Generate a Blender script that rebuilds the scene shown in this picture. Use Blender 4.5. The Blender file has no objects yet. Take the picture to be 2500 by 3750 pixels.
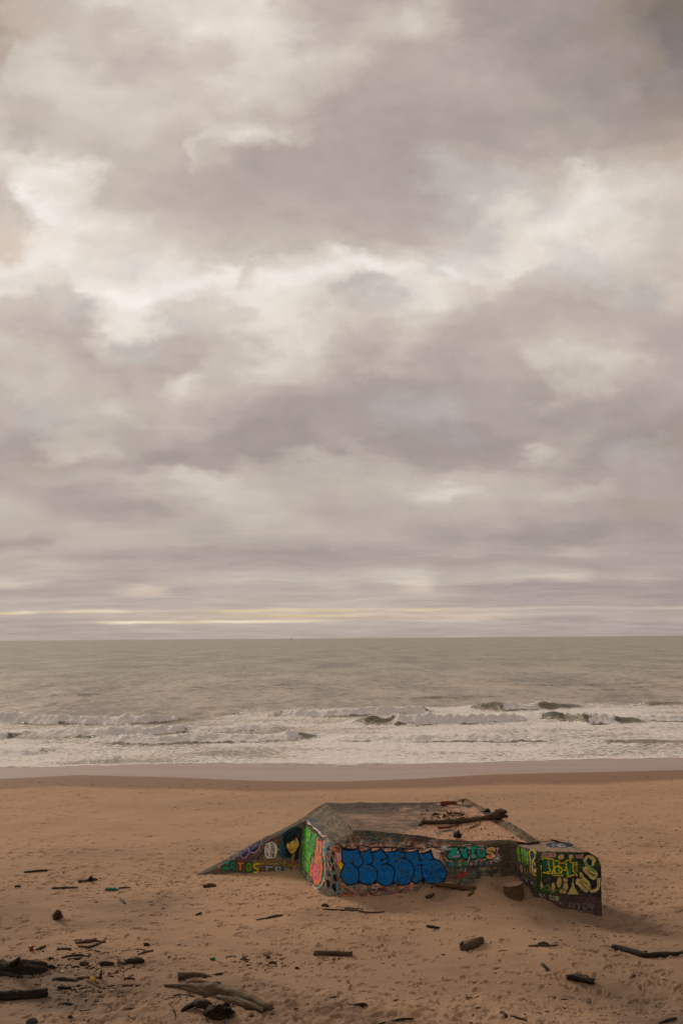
import bpy, math, random
import numpy as np
random.seed(7)
rng = np.random.default_rng(7)

# ---------------------------------------------------------------- camera
H = 8.0; PITCH = math.radians(7.2); ROLL = -math.radians(.435); F = 35/36*3750
FW = np.array([0, math.cos(PITCH), math.sin(PITCH)])
_r0 = np.array([1., 0, 0]); _u0 = np.array([0, -math.sin(PITCH), math.cos(PITCH)])
RT = _r0*math.cos(ROLL)+_u0*math.sin(ROLL); UP = _u0*math.cos(ROLL)-_r0*math.sin(ROLL)
CAM = np.array([0, 0, H])
from mathutils import Matrix, Vector
cam = bpy.data.cameras.new("camera"); camo = bpy.data.objects.new("camera", cam)
bpy.context.scene.collection.objects.link(camo)
M = Matrix(((RT[0], UP[0], -FW[0], 0), (RT[1], UP[1], -FW[1], 0), (RT[2], UP[2], -FW[2], H), (0, 0, 0, 1)))
camo.matrix_world = M
cam.sensor_fit = 'VERTICAL'; cam.sensor_height = 36; cam.lens = 35; cam.clip_end = 60000
bpy.context.scene.camera = camo

SUN_AZ = -38.0; SUN_EL = 27.0; SUN_E = 1.5; SKY_GAIN = .812; BACK_SKY = .72
ROOF_K = .62; SHOULDER_K = .72
WALL_K = .325       # light the sea-shaded walls get: paint colours are read off the photo through it
SAND = (.50, .315, .192)

sc = bpy.context.scene
sc.view_settings.view_transform = 'Standard'; sc.view_settings.look = 'None'
sc.view_settings.exposure = .3; sc.view_settings.gamma = 1
try: sc.view_settings.use_curve_mapping = False
except Exception: pass

# ---------------------------------------------------------------- node helper
class NT:
    def __init__(s, tree): s.t = tree; tree.nodes.clear()
    def n(s, typ, **kw):
        nd = s.t.nodes.new(typ)
        for k, v in kw.items(): setattr(nd, k, v)
        return nd
    def put(s, sock, v):
        if hasattr(v, 'links') or isinstance(v, bpy.types.NodeSocket): s.t.links.new(v, sock)
        elif isinstance(v, (tuple, list)) and len(v) == 3 and sock.type == 'RGBA': sock.default_value = (*v, 1)
        elif sock.type == 'RGBA' and isinstance(v, (int, float)): sock.default_value = (v, v, v, 1)
        else: sock.default_value = v
    def math(s, op, a, b=None, c=None, clamp=False):
        m = s.n('ShaderNodeMath', operation=op, use_clamp=clamp)
        s.put(m.inputs[0], a)
        if b is not None: s.put(m.inputs[1], b)
        if c is not None: s.put(m.inputs[2], c)
        return m.outputs[0]
    def mix(s, f, a, b, blend='MIX'):
        m = s.n('ShaderNodeMix', data_type='RGBA', blend_type=blend)
        s.put(m.inputs[0], f); s.put(m.inputs[6], a); s.put(m.inputs[7], b)
        return m.outputs[2]
    def noise(s, vec, scale, detail=4, rough=.5, dist=0.):
        m = s.n('ShaderNodeTexNoise'); s.put(m.inputs['Vector'], vec)
        m.inputs['Scale'].default_value = scale; m.inputs['Detail'].default_value = detail
        m.inputs['Roughness'].default_value = rough; m.inputs['Distortion'].default_value = dist
        return m.outputs[0]
    def mapr(s, v, a, b, c=0., d=1., smooth=False):
        m = s.n('ShaderNodeMapRange', interpolation_type='SMOOTHSTEP' if smooth else 'LINEAR')
        s.put(m.inputs[0], v); s.put(m.inputs[1], a); s.put(m.inputs[2], b); s.put(m.inputs[3], c); s.put(m.inputs[4], d)
        return m.outputs[0]
    def vmath(s, op, a, b=None):
        m = s.n('ShaderNodeVectorMath', operation=op); s.put(m.inputs[0], a)
        if b is not None: s.put(m.inputs[1], b)
        return m.outputs[0]
    def attr(s, name):
        return s.n('ShaderNodeAttribute', attribute_name=name)
    def comb(s, x, y, z=0.):
        m = s.n('ShaderNodeCombineXYZ'); s.put(m.inputs[0], x); s.put(m.inputs[1], y); s.put(m.inputs[2], z)
        return m.outputs[0]
    def bump(s, h, strength, dist):
        m = s.n('ShaderNodeBump'); s.put(m.inputs['Height'], h); s.put(m.inputs['Strength'], strength)
        m.inputs['Distance'].default_value = dist
        return m.outputs[0]

def lin(c):
    c = np.asarray(c, float)/255
    return np.where(c <= .04045, c/12.92, ((c+.055)/1.055)**2.4)

# ---------------------------------------------------------------- world: sky with a layered cloud deck
SKY = """0: 0 165O,120 178O,250 186C,400 205C,520 212C,700 205C,880 210C,960 222C,1050 190M,1250 172M,1500 168M,1600 165C,1750 155M,2000 150M,2150 148M,2250 145O,2400 130O,2500 118O
90: 0 165O,150 180O,300 188C,420 185M,520 200C,700 215C,900 215C,1000 212C,1250 172M,1450 188C,1560 200C,1650 185C,1800 158M,2000 148M,2250 145O,2420 130M,2500 118M
200: 0 170O,80 195C,200 208C,330 192C,500 180M,650 190M,800 190M,950 205C,1100 205C,1250 195C,1330 190C,1450 172M,1600 170M,1800 160M,2000 152M,2250 148M,2420 138O,2500 125M
300: 0 175O,100 200C,250 205C,450 200C,600 190C,720 205M,850 205C,1000 198C,1150 188C,1260 185M,1400 172M,1600 170M,1800 166M,2000 155M,2200 148M,2350 155M,2500 138M
400: 0 185C,150 185C,300 200C,500 200C,650 192M,800 185M,900 188C,1050 175M,1250 165M,1500 163M,1700 165M,1900 165C,2100 160C,2300 150M,2500 148O
470: 0 190C,130 180C,300 192C,500 195C,680 185C,820 200C,930 214C,990 205C,1040 182C,1150 165M,1250 160M,1500 158M,1750 160M,1950 160C,2200 162C,2400 155O,2500 160O
560: 0 210C,100 220C,200 200C,350 185C,550 182C,720 178M,760 198C,820 185C,950 165M,1250 160M,1500 158M,1700 162M,1900 168M,2100 172C,2300 178C,2500 175O
620: 0 195C,60 210C,130 225C,200 235C,280 215C,400 185C,600 178M,800 175M,1000 165M,1250 163M,1500 160M,1700 170M,1850 175M,2000 185C,2180 215C,2300 200C,2500 185C
700: 0 175M,60 190M,150 240C,210 225C,300 215C,420 190C,600 175M,800 174M,1000 168M,1250 165M,1500 163M,1680 185B,1800 190B,1950 195C,2100 215C,2200 228C,2320 215C,2500 195C
770: 0 190C,60 195C,150 242C,230 228C,330 215C,470 200C,600 185M,800 175M,1000 170M,1250 165M,1500 168M,1650 185B,1830 215C,1950 200B,2100 228C,2250 225C,2400 205C,2500 195C
860: 0 200O,80 222O,180 225C,300 210C,500 205C,650 190M,850 180C,1000 180C,1250 172M,1500 172M,1650 188M,1800 195B,1930 215C,2020 222C,2100 225C,2250 210C,2500 195C
930: 0 235C,100 235C,220 232C,350 215C,450 210B,550 215C,650 205C,800 195C,1000 185C,1250 182C,1400 190C,1530 205C,1620 200B,1750 205B,1850 222C,1930 222C,2000 215C,2150 205B,2300 200C,2500 192C
990: 0 225C,100 215C,200 212C,300 228C,420 225C,550 230C,700 238C,850 235C,950 200C,1100 210C,1250 235C,1330 240C,1450 225C,1560 200B,1640 228B,1750 215C,1900 190M,2100 195B,2300 195C,2500 188M
1050: 0 228C,70 215C,140 195B,250 195M,320 230C,450 242C,600 245C,700 242C,800 215M,900 230C,1050 235C,1200 238C,1300 215C,1380 190B,1500 222C,1600 215C,1750 195M,1900 182M,2100 185M,2250 180B,2400 185M,2500 180M
1110: 0 192M,150 190M,300 185B,400 210C,500 228C,600 225C,750 205C,850 205M,950 225C,1100 220C,1250 215C,1350 185B,1420 192B,1500 222C,1650 205C,1800 180M,1950 175M,2150 172M,2300 175M,2500 172M
1180: 0 180M,150 175M,300 172M,420 195M,500 225C,600 218C,700 195B,800 198C,920 215C,1050 215C,1250 195C,1320 190M,1450 210C,1550 200C,1700 180M,1900 175M,2100 175M,2300 170M,2500 165M
1250: 0 195C,100 190C,250 180M,350 172M,480 190C,580 185B,700 178M,850 190C,950 205C,1100 195C,1250 178M,1450 190M,1550 185M,1700 172M,1850 170M,2000 175M,2100 185C,2250 180M,2350 165M,2500 168M
1330: 0 185M,150 190C,300 180M,400 170M,550 172M,700 170M,800 190C,900 198C,1050 190C,1200 178C,1300 168M,1420 178M,1600 165M,1750 168M,1950 175M,2080 198C,2200 195C,2350 170M,2500 165M
1400: 0 180C,150 190C,300 185C,450 170M,580 175M,650 195C,720 205C,800 185C,950 175M,1150 168M,1250 165M,1350 158M,1500 160M,1700 160M,1900 165M,2000 182C,2150 192C,2300 175M,2500 168M
1500: 0 175M,150 180B,300 190C,380 198C,500 180C,650 180M,800 172M,1000 160M,1150 155M,1300 158M,1450 168B,1600 172B,1750 162M,1950 158M,2150 160M,2300 160M,2500 160M
1590: 0 160M,120 160M,250 182C,400 175C,550 170M,700 160M,900 152M,1050 150M,1200 158M,1300 155M,1450 150M,1650 158B,1800 150M,1980 165M,2080 165C,2200 155M,2350 150M,2500 150M
1650: 0 165M,120 160M,230 188C,330 185C,450 168C,600 155M,750 152M,900 150M,1050 152M,1200 155M,1300 168C,1400 155M,1550 150M,1700 150M,1850 158M,1970 190C,2080 170C,2180 152M,2300 165B,2500 152O
1700: 0 170M,150 165O,350 165C,500 160M,650 152M,800 155M,950 172C,1100 180C,1250 175C,1400 170C,1550 155M,1700 155M,1850 162M,2050 165C,2180 155M,2300 165M,2500 155M
1760: 0 165M,200 170C,400 172C,550 180C,650 195C,780 198C,900 180C,1050 180C,1250 182C,1400 185C,1550 180C,1700 178C,1900 178C,2100 165M,2300 160M,2500 158M
1810: 0 172M,150 165M,300 160M,450 165M,580 180C,680 192C,800 195C,900 190C,1050 180C,1200 170M,1400 180C,1600 205C,1750 180C,1900 182C,2100 185C,2250 175C,2350 162M,2500 158M
1870: 0 185C,100 178C,250 160M,400 155M,550 158M,650 172C,800 185C,950 185C,1100 175C,1200 165M,1350 170C,1500 175C,1700 178C,1850 172M,2000 170M,2200 165M,2400 158O,2500 155M
1950: 0 172C,150 172C,300 178C,450 180C,600 175C,750 170C,900 178C,1100 178C,1250 172C,1400 172M,1550 165M,1650 162M,1800 170M,1950 155M,2050 158M,2150 150M,2250 155M,2400 150M,2500 158M
1985: 0 158M,80 155M,200 172C,400 175C,600 172C,800 172C,1000 172C,1250 170M,1450 170M,1600 160M,1750 162M,1900 150M,2100 150M,2250 160M,2400 155M,2500 155M
2030: 0 175C,150 172C,300 165M,450 158M,600 155M,800 158M,1000 155M,1250 155M,1450 158M,1550 165M,1700 168M,1900 162M,2100 175C,2250 165M,2400 160M,2500 158M
2060: 0 170C,200 178C,400 168M,600 165M,900 160M,1250 158M,1500 162M,1700 160M,1900 155M,2100 158M,2300 160M,2500 158M
2120: 0 190C,100 178C,300 165M,500 162M,600 172C,800 175C,950 180C,1150 182C,1300 180C,1520 198C,1620 178C,1800 178C,1900 185C,2050 190C,2200 165M,2350 172C,2500 160M
2150: 0 162M,200 160M,400 165M,550 195O,650 165M,800 170M,950 168M,1250 175C,1350 168M,1520 190O,1620 165M,1800 158M,2000 155M,2250 152M,2500 150M
2190: 0 170M,200 172C,400 168M,600 170M,900 172C,1250 175C,1450 172C,1600 172C,1800 160M,2000 158M,2250 158C,2500 152M
2222: 0 172C,400 170M,900 172C,1250 178C,1600 170C,2000 160M,2500 158M
2233: 0 205Y,100 222Y,180 190O,300 212Y,420 222Y,500 188O,700 180O,900 198Y,1100 205Y,1250 210Y,1400 184O,1550 200Y,1700 188O,1900 186O,2100 176C,2300 172C,2500 180O
2243: 0 172C,300 170C,600 176O,900 180O,1250 184O,1600 182O,2000 170C,2500 162C
2254: 0 164M,200 168M,500 176O,800 184O,1000 196Y,1200 200Y,1400 188O,1700 190O,2000 174C,2300 165C,2500 166O
2264: 0 160M,300 164M,600 176O,1000 180O,1300 176O,1700 184O,2100 165M,2500 163M
2274: 0 158M,200 162M,330 180O,380 214Y,430 236Y,600 226Y,700 202Y,880 230Y,950 222Y,1100 216Y,1180 190O,1300 176O,1500 186O,1700 190O,1900 170C,2100 160M,2300 167C,2500 170O
2283: 0 158M,250 160M,500 168C,900 170C,1300 170C,1700 172C,2100 162M,2500 162M
2298: 0 160M,250 161M,500 167C,800 168C,1100 169C,1400 171C,1700 167M,2000 163M,2500 160M
2335: 0 163M,500 160M,1000 163C,1300 165C,1700 163M,2000 160M,2500 156M"""
TINT = {'C': (1.06, 1.0, .935), 'M': (1.085, .995, .966), 'B': (1.03, 1.0, .978), 'O': (1.09, .985, .90), 'Y': (1.105, 1.0, .80)}
w = bpy.data.worlds.new("World"); sc.world = w; w.use_nodes = True
N = NT(w.node_tree)
tc = N.n('ShaderNodeTexCoord')
d = tc.outputs['Generated']
sep = N.n('ShaderNodeSeparateXYZ'); N.put(sep.inputs[0], d)
dx, dy, dz = sep.outputs
dyc = N.math('MAXIMUM', dy, .05)
# the deck seen in perspective: direction divided by its height above the horizon
hz = N.math('ADD', N.math('MAXIMUM', dz, 0.), .07)
deck = N.comb(N.math('DIVIDE', dx, hz), N.math('DIVIDE', dy, hz), 0.)
u0 = N.math('DIVIDE', dx, dyc); v0 = N.math('DIVIDE', dz, dyc)
# domain warp, weaker close to the horizon
wn = N.n('ShaderNodeTexNoise'); N.put(wn.inputs['Vector'], deck); wn.inputs['Scale'].default_value = 2.1
wn.inputs['Detail'].default_value = 3; wn.inputs['Roughness'].default_value = .55
wsep = N.n('ShaderNodeSeparateColor'); N.put(wsep.inputs[0], wn.outputs['Color'])
vpos = N.math('MAXIMUM', v0, 0.)
hi = N.mapr(v0, .0, .28, .025, 1., smooth=True)
iso = N.comb(u0, N.math('MULTIPLY', v0, 1.35), 0.)
def cnoise(vec, scale, detail, rough, dist):
    t = N.n('ShaderNodeTexNoise'); N.put(t.inputs['Vector'], vec); t.inputs['Scale'].default_value = scale
    t.inputs['Detail'].default_value = detail; t.inputs['Roughness'].default_value = rough; t.inputs['Distortion'].default_value = dist
    q = N.n('ShaderNodeSeparateColor'); N.put(q.inputs[0], t.outputs['Color']); return q.outputs
wi = cnoise(iso, 8., 12, .60, .0)
du = N.math('ADD', N.math('MULTIPLY', N.math('SUBTRACT', wsep.outputs[0], .5), .10), N.math('MULTIPLY', N.math('SUBTRACT', wi[0], .5), .14))
dv = N.math('ADD', N.math('MULTIPLY', N.math('SUBTRACT', wsep.outputs[1], .5), .05), N.math('MULTIPLY', N.math('SUBTRACT', wi[1], .5), .115))
u1 = N.math('ADD', u0, N.math('MULTIPLY', du, N.math('ADD', hi, .25)))
v1 = N.math('ADD', v0, N.math('MULTIPLY', dv, hi))
UR = .50
uf = N.mapr(u1, -UR, UR)
col = None; pv = None
rows = []
for ln in SKY.strip().split('\n'):
    yy, st = ln.split(':'); yy = float(yy); stops = []
    t = (1875-yy)/F; den = math.cos(PITCH)-t*math.sin(PITCH)
    for s_ in st.split(','):
        x_, c_ = s_.split(); L = float(c_[:-1]); wl = min(1, max(0, (L-152)/45)); auto = np.array(TINT['M'])*(1-wl)+np.array(TINT['C'])*wl
        own = {'M': .25, 'C': .25, 'O': .7, 'B': .7, 'Y': .9}[c_[-1]]; tn = auto*(1-own)+np.array(TINT[c_[-1]])*own; tn = 1+(tn-1)*(1-.5*min(1, max(0, (L-195)/45)))
        if c_[-1] == 'Y': L -= 7
        rgb = lin(np.clip(np.array(tn)*(L-.25*max(0, L-215)), 0, 253))
        stops.append((((float(x_)-1250)/F/den+UR)/(2*UR), rgb))
    rows.append(((math.sin(PITCH)+t*math.cos(PITCH))/den, stops))
rows.sort(key=lambda r: r[0])
for v_, stops in rows:
    cr = N.n('ShaderNodeValToRGB'); cr.color_ramp.interpolation = 'EASE'
    N.put(cr.inputs[0], uf); el = cr.color_ramp.elements
    while len(el) < len(stops): el.new(.5)
    for e_, (p_, c_) in zip(el, sorted(stops, key=lambda q: q[0])):
        e_.position = p_; e_.color = (*c_, 1)
    col = cr.outputs[0] if col is None else N.mix(N.mapr(v1, pv, v_, smooth=True), col, cr.outputs[0])
    pv = v_
# fine cloud texture on top
fn = N.noise(deck, 1.3, 4, .5, .4)
fn2 = N.noise(N.vmath('MULTIPLY', deck, (1., 2.2, 1.)), 4.5, 6, .6, .2)
fn3 = N.noise(N.comb(N.math('MULTIPLY', u1, 6.), N.math('MULTIPLY', v1, 95.), 0.), 2.2, 8, .66, .3)
lowf = N.mapr(v0, .02, .13, 1., 0.)
fi = N.noise(iso, 11., 12, .62, .35); fi2 = N.noise(N.vmath('ADD', iso, N.comb(N.math('MULTIPLY', fi, .06), 0., 0.)), 30., 8, .62, .2)
hi2 = N.mapr(v0, .03, .2, .15, 1.)
tex = N.math('ADD', N.math('MULTIPLY', N.math('SUBTRACT', fn, .5), .22), N.math('MULTIPLY', N.math('SUBTRACT', fn2, .5), .07))
tex = N.math('ADD', tex, N.math('MULTIPLY', hi2, N.math('ADD', N.math('MULTIPLY', N.math('SUBTRACT', fi, .5), .36), N.math('MULTIPLY', N.math('SUBTRACT', fi2, .5), .20))))
tex = N.math('ADD', tex, N.math('MULTIPLY', N.math('MULTIPLY', N.math('SUBTRACT', fn3, .5), .75), lowf))
tex = N.math('ADD', tex, 1.)
front = N.vmath('MULTIPLY', col, N.comb(tex, tex, tex))
# rest of the dome: same deck, no layout
gn = N.noise(deck, .55, 8, .58, .5)
gcr = N.n('ShaderNodeValToRGB'); N.put(gcr.inputs[0], gn)
gcr.color_ramp.elements[0].position = .36; gcr.color_ramp.elements[0].color = (*lin((150, 138, 138)), 1)
gcr.color_ramp.elements[1].position = .66; gcr.color_ramp.elements[1].color = (*lin((222, 212, 200)), 1)
backf = N.mapr(dy, -.25, .55, BACK_SKY, .85)
gen = N.vmath('MULTIPLY', gcr.outputs[0], N.comb(backf, backf, backf))
side = N.mapr(N.math('ABSOLUTE', u0), .44, .62, smooth=True)
side = N.math('MAXIMUM', side, N.mapr(v0, .84, 1.1, smooth=True))
side = N.math('MAXIMUM', side, N.mapr(dy, .35, .2, smooth=True))
clouds = N.mix(side, front, gen)
ns = N.n('ShaderNodeTexSky', sky_type='NISHITA'); ns.sun_disc = False
ns.sun_elevation = math.radians(SUN_EL); ns.sun_rotation = math.radians(SUN_AZ)
b1 = N.n('ShaderNodeBackground'); N.put(b1.inputs[0], ns.outputs[0]); b1.inputs[1].default_value = .08
b2 = N.n('ShaderNodeBackground'); N.put(b2.inputs[0], clouds); b2.inputs[1].default_value = SKY_GAIN
ms = N.n('ShaderNodeMixShader'); ms.inputs[0].default_value = .985      # nearly closed overcast
N.t.links.new(b1.outputs[0], ms.inputs[1]); N.t.links.new(b2.outputs[0], ms.inputs[2])
wo = N.n('ShaderNodeOutputWorld'); N.t.links.new(ms.outputs[0], wo.inputs[0])

sl = bpy.data.lights.new("sun", 'SUN'); sl.energy = SUN_E; sl.angle = math.radians(14); sl.color = (1, .86, .70)
so = bpy.data.objects.new("sun", sl); sc.collection.objects.link(so)
sdir = Vector((math.sin(math.radians(SUN_AZ))*math.cos(math.radians(SUN_EL)), math.cos(math.radians(SUN_AZ))*math.cos(math.radians(SUN_EL)), math.sin(math.radians(SUN_EL))))
so.rotation_euler = sdir.to_track_quat('Z', 'Y').to_euler()

# ---------------------------------------------------------------- numpy helpers
def ray(x, y): return FW+RT*((x-1250)/F)-UP*((y-1875)/F)
def atz(x, y, z=0.):
    r = ray(x, y); return CAM+r*((z-H)/r[2])
def aty(x, y, Y):
    r = ray(x, y); return CAM+r*(Y/r[1])
def topx(p):
    q = np.asarray(p)-CAM; dd = q@FW
    return 1250+F*(q@RT)/dd, 1875-F*(q@UP)/dd
def ss(x, a, b):
    t = np.clip((x-a)/(b-a), 0, 1); return t*t*(3-2*t)
def _h(i, j, k, s=0):
    n = (i.astype(np.int64)*374761393+j.astype(np.int64)*668265263+k.astype(np.int64)*2147483647+s*974634777) & 0xffffffff
    n = ((n ^ (n >> 13))*1274126177) & 0xffffffff
    n = ((n ^ (n >> 16))*2246822519) & 0xffffffff
    return ((n ^ (n >> 15)) & 0xffffff)/float(0xffffff)
def vnoise(x, y, z=0., s=0):
    x, y, z = np.broadcast_arrays(np.asarray(x, float), np.asarray(y, float), np.asarray(z, float))
    xi, yi, zi = np.floor(x), np.floor(y), np.floor(z); fx, fy, fz = x-xi, y-yi, z-zi
    fx, fy, fz = [t*t*t*(t*(t*6-15)+10) for t in (fx, fy, fz)]
    r = 0
    flat = not np.any(fz)
    for a in (0, 1):
        for b in (0, 1):
            for c in ((0,) if flat else (0, 1)):
                wgt = (fx if a else 1-fx)*(fy if b else 1-fy)*(1 if flat else (fz if c else 1-fz))
                r = r+wgt*_h(xi+a, yi+b, zi+c, s)
    return r*2-1
def fbm(x, y, z=0., o=4, s=0, g=.5):
    r = 0; a = 1; t = 0
    for k in range(o):
        f_ = 2.03**k
        r = r+a*vnoise(np.asarray(x)*f_+k*17.3, np.asarray(y)*f_+k*9.1, np.asarray(z)*f_, s+k); t += a; a *= g
    return r/t

def tag(o, label=None, cat=None, group=None, kind=None):
    if label: o['label'] = label
    if cat: o['category'] = cat
    if group: o['group'] = group
    if kind: o['kind'] = kind
    return o
def newmesh(name, V, Fq, mat, parent=None, attrs={}, smooth=True):
    me = bpy.data.meshes.new(name); V = np.asarray(V, np.float32).reshape(-1, 3); Fq = np.asarray(Fq, np.int32)
    k = Fq.shape[1]
    me.vertices.add(len(V)); me.vertices.foreach_set('co', V.ravel())
    me.loops.add(Fq.size); me.loops.foreach_set('vertex_index', Fq.ravel())
    me.polygons.add(len(Fq)); me.polygons.foreach_set('loop_start', np.arange(0, Fq.size, k, dtype=np.int32))
    me.update(calc_edges=True)
    me.polygons.foreach_set('use_smooth', np.full(len(Fq), smooth))
    for n_, a in attrs.items():
        a = np.asarray(a, np.float32)
        if a.ndim == 2:
            at = me.attributes.new(n_, 'FLOAT_COLOR', 'POINT'); at.data.foreach_set('color', np.c_[a, np.ones(len(a))].astype(np.float32).ravel())
        else:
            at = me.attributes.new(n_, 'FLOAT', 'POINT'); at.data.foreach_set('value', a.ravel())
    me.update(); me.validate(verbose=False)
    o = bpy.data.objects.new(name, me); sc.collection.objects.link(o)
    if mat: me.materials.append(mat)
    if parent: o.parent = parent
    return o
def gridfaces(ny, nx, off=0):
    i = np.arange(ny-1)[:, None]*nx+np.arange(nx-1)[None]; i = i.ravel()+off
    return np.stack([i, i+1, i+nx+1, i+nx], 1)
def mat(name):
    m = bpy.data.materials.new(name); m.use_nodes = True; N = NT(m.node_tree)
    b = N.n('ShaderNodeBsdfPrincipled'); o = N.n('ShaderNodeOutputMaterial'); N.t.links.new(b.outputs[0], o.inputs[0])
    return m, N, b

# ---------------------------------------------------------------- bunker control points (needed by the terrain too)
def wallY(x): return 31.95-.06*x
ST = [  # contact px, wall-top px, roof-edge px with their depths
    dict(c=(1090, 3184, 36.05), t=(1121, 3004, 36.25), s=(1195, 2940, 36.50)),
    dict(c=(1117, 3222, 34.80), t=(1140, 3020, 35.20), s=(1216, 2962, 35.50)),
    dict(c=(1144, 3250, 33.60), t=(1166, 3040, 33.95), s=(1240, 2988, 34.40)),
    dict(c=(1168, 3270, 32.80), t=(1190, 3060, 33.05), s=(1262, 3012, 33.40)),
    dict(c=(1195, 3282, 32.25), t=(1214, 3076, 32.45), s=(1278, 3029, 32.75)),
    dict(c=(1246, 3286, 31.96), t=(1256, 3086, 32.05), s=(1290, 3040, 32.38)),
    dict(c=(1340, 3280, 31.90), t=(1345, 3087, 31.97), s=(1350, 3044, 32.25)),
    dict(c=(1500, 3270, 31.80), t=(1500, 3088, 31.85), s=(1480, 3055, 32.05)),
    dict(c=(1560, 3246, 31.78), t=(1560, 3087, 31.82), s=(1550, 3063, 31.95)),
    dict(c=(1640, 3222, 31.72), t=(1640, 3086, 31.75), s=(1610, 3076, 31.88)),
    dict(c=(1780, 3205, 31.64), t=(1780, 3085, 31.66), s=(1760, 3079, 31.76)),
    dict(c=(1890, 3203, 31.58), t=(1890, 3086, 31.60), s=(1880, 3078, 31.70)),
]
BLK = dict(l=(1883, 3206, 31.60), lt=(1884, 3092, 31.65), f=(1962, 3287, 30.60), ft=(1964, 3115, 30.62), r=(2200, 3358, 30.05))
CP = []
for s_ in ST: CP.append(aty(*s_['c']))
for p_ in ((715, 3204, 36.4), (800, 3201, 36.3), (900, 3196, 36.2), (1000, 3190, 36.15), (1920, 3243, 31.1), BLK['l'], BLK['f'], (2080, 3330, 30.3), (2140, 3347, 30.15), BLK['r']):
    CP.append(aty(*p_))
# free points: the drift in front of the right wall, hollows
for (x_, y_, z_) in ((1760, 3230, .62), (1700, 3262, .34), (1840, 3262, .42), (1900, 3300, .22), (1600, 3300, .08), (1400, 3330, 0), (1200, 3330, -.02), (1040, 3260, .05), (1090, 3300, 0),
                     (2260, 3400, -.22), (2330, 3330, -.15), (2250, 3300, -.1), (2050, 3400, 0), (1000, 3100, .0), (600, 3260, 0), (1500, 3500, 0), (2400, 3200, 0), (700, 3400, 0)):
    CP.append(atz(x_, y_, z_))
CP = np.array(CP)

# berm crest line in the world
BX = np.array([(-400, 2870), (0, 2853), (279, 2839), (638, 2848), (957, 2861), (1250, 2864), (1530, 2853), (1808, 2837), (2500, 2821), (2900, 2812)], float)
BW = np.array([atz(a, b, -.05) for a, b in BX])
def berm(X): return np.interp(X, BW[:, 0], BW[:, 1])
SEA = -2.0
def ground(X, Y):
    X, Y = np.broadcast_arrays(np.atleast_1d(np.asarray(X, float)), np.atleast_1d(np.asarray(Y, float)))
    z = .07*fbm(X/6, Y/7, 0, 3, 5)+.04*fbm(X/1.9, Y/2.2, 0, 2, 9)
    m = (np.abs(X) < 14) & (Y > 24) & (Y < 44)
    z = z*np.where((np.abs(X-1) < 8) & (np.abs(Y-33) < 4), .5, 1)
    if m.any():
        xm, ym = X[m], Y[m]; num = 0*xm; den = 0*xm+.35
        for c in CP:
            w_ = 1/(((xm-c[0])**2+(ym-c[1])**2)+.03)**1.5
            num += w_*c[2]; den += w_
        fade = ss(14-np.abs(xm), 0, 3)*ss(ym, 24, 26)*ss(44-ym, 0, 4)
        near = den/(den+2.)
        z = z.copy(); z[m] = z[m]*(1-near*fade)+fade*num/den
    # gentle swales in the foreground
    z = z-.22*np.exp(-(((X-6.2)/2.2)**2+((Y-23.6)/1.1)**2))+.12*np.exp(-(((X+1)/2.6)**2+((Y-22.6)/1.0)**2))
    # dune the picture is taken from
    z = z+6.35*(1-ss(Y, -1, 19.5))**1.25
    # berm, wet flat, sea floor
    B = berm(X); t = Y-B
    z = z*(1-ss(t, -14, -1))-.05*ss(t, -14, -2)
    z = z-.95*ss(t, -.6, 7)-1.05*np.clip((t-4)/19, 0, None)**1.15*(t > 4)
    return np.maximum(z, -40.)
def gz1(x, y): return float(ground(x, y)[0])
def gpt(x, y, lift=0.):
    z = 0.
    for _ in range(9):
        p = atz(x, y, z); z = .5*z+.5*(gz1(p[0], p[1])+lift)
    return atz(x, y, z)

# ---------------------------------------------------------------- beach
def cols(dense, nd, ext, nc):
    a = np.linspace(-dense, dense, nd); g = dense*(ext/dense)**(np.arange(1, nc+1)/nc)
    return np.r_[-g[::-1], a, g]
U = cols(.37, 900, 24, 34)
Yr = np.r_[np.linspace(-70, -4, 18), np.linspace(-3, 9, 34)[:-1], np.arange(9, 20.5, .10), np.arange(20.5, 40, .05), np.arange(40, 60, .08), np.arange(60, 92, .4), 92*1.09**np.arange(0, 60)]
YY, UU = np.meshgrid(Yr, U, indexing='ij'); XX = UU*np.maximum(YY+8, 3.)
Z = ground(XX, YY)
def prints(X, Y, cell, s, dens, depth, size):
    """foot-shaped hollows, one at most per cell, with a pushed-up rim"""
    ci, cj = np.floor(X/cell), np.floor(Y/cell); out = np.zeros_like(X)
    for a in (-1, 0, 1):
        for b in (-1, 0, 1):
            i, j = ci+a, cj+b; k = 0*i
            cx = (i+.15+.7*_h(i, j, k, s))*cell; cy = (j+.15+.7*_h(i, j, k, s+1))*cell
            on = _h(i, j, k, s+2) < dens
            # people walk mostly along the shore, so most prints point along it
            an = (_h(i, j, k, s+3)-.5)*math.pi*.34+(_h(i, j, k, s+4) > .86)*1.2
            sz = size*(.75+.5*_h(i, j, k, s+5)); L, W = sz*1.08, sz*.36
            c_, n_ = np.cos(an), np.sin(an); ax = (X-cx)*c_+(Y-cy)*n_; ay = -(X-cx)*n_+(Y-cy)*c_
            q = np.sqrt((ax/L)**2+((ay)/(W*(1+.25*ax/L)))**2)
            out = out+on*depth*(.6+.8*_h(i, j, k, s+6))*(-(1-ss(q, .45, 1.05))+.42*np.exp(-((q-1.2)/.22)**2))
    return out
jj = (Yr > 9) & (Yr < 64)
X_, Y_ = XX[jj], YY[jj]
wx = X_+.06*fbm(X_*4, Y_*4, 0, 2, 40); wy = Y_+.06*fbm(X_*4, Y_*4, 0, 2, 44)
patch = fbm(X_/4.5, Y_/3.2, 0, 3, 70)
tramp = np.clip(.46+.65*patch, .06, .9)
far = ss(Y_, 36, 41); tramp = tramp*(1-.72*far)
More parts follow.
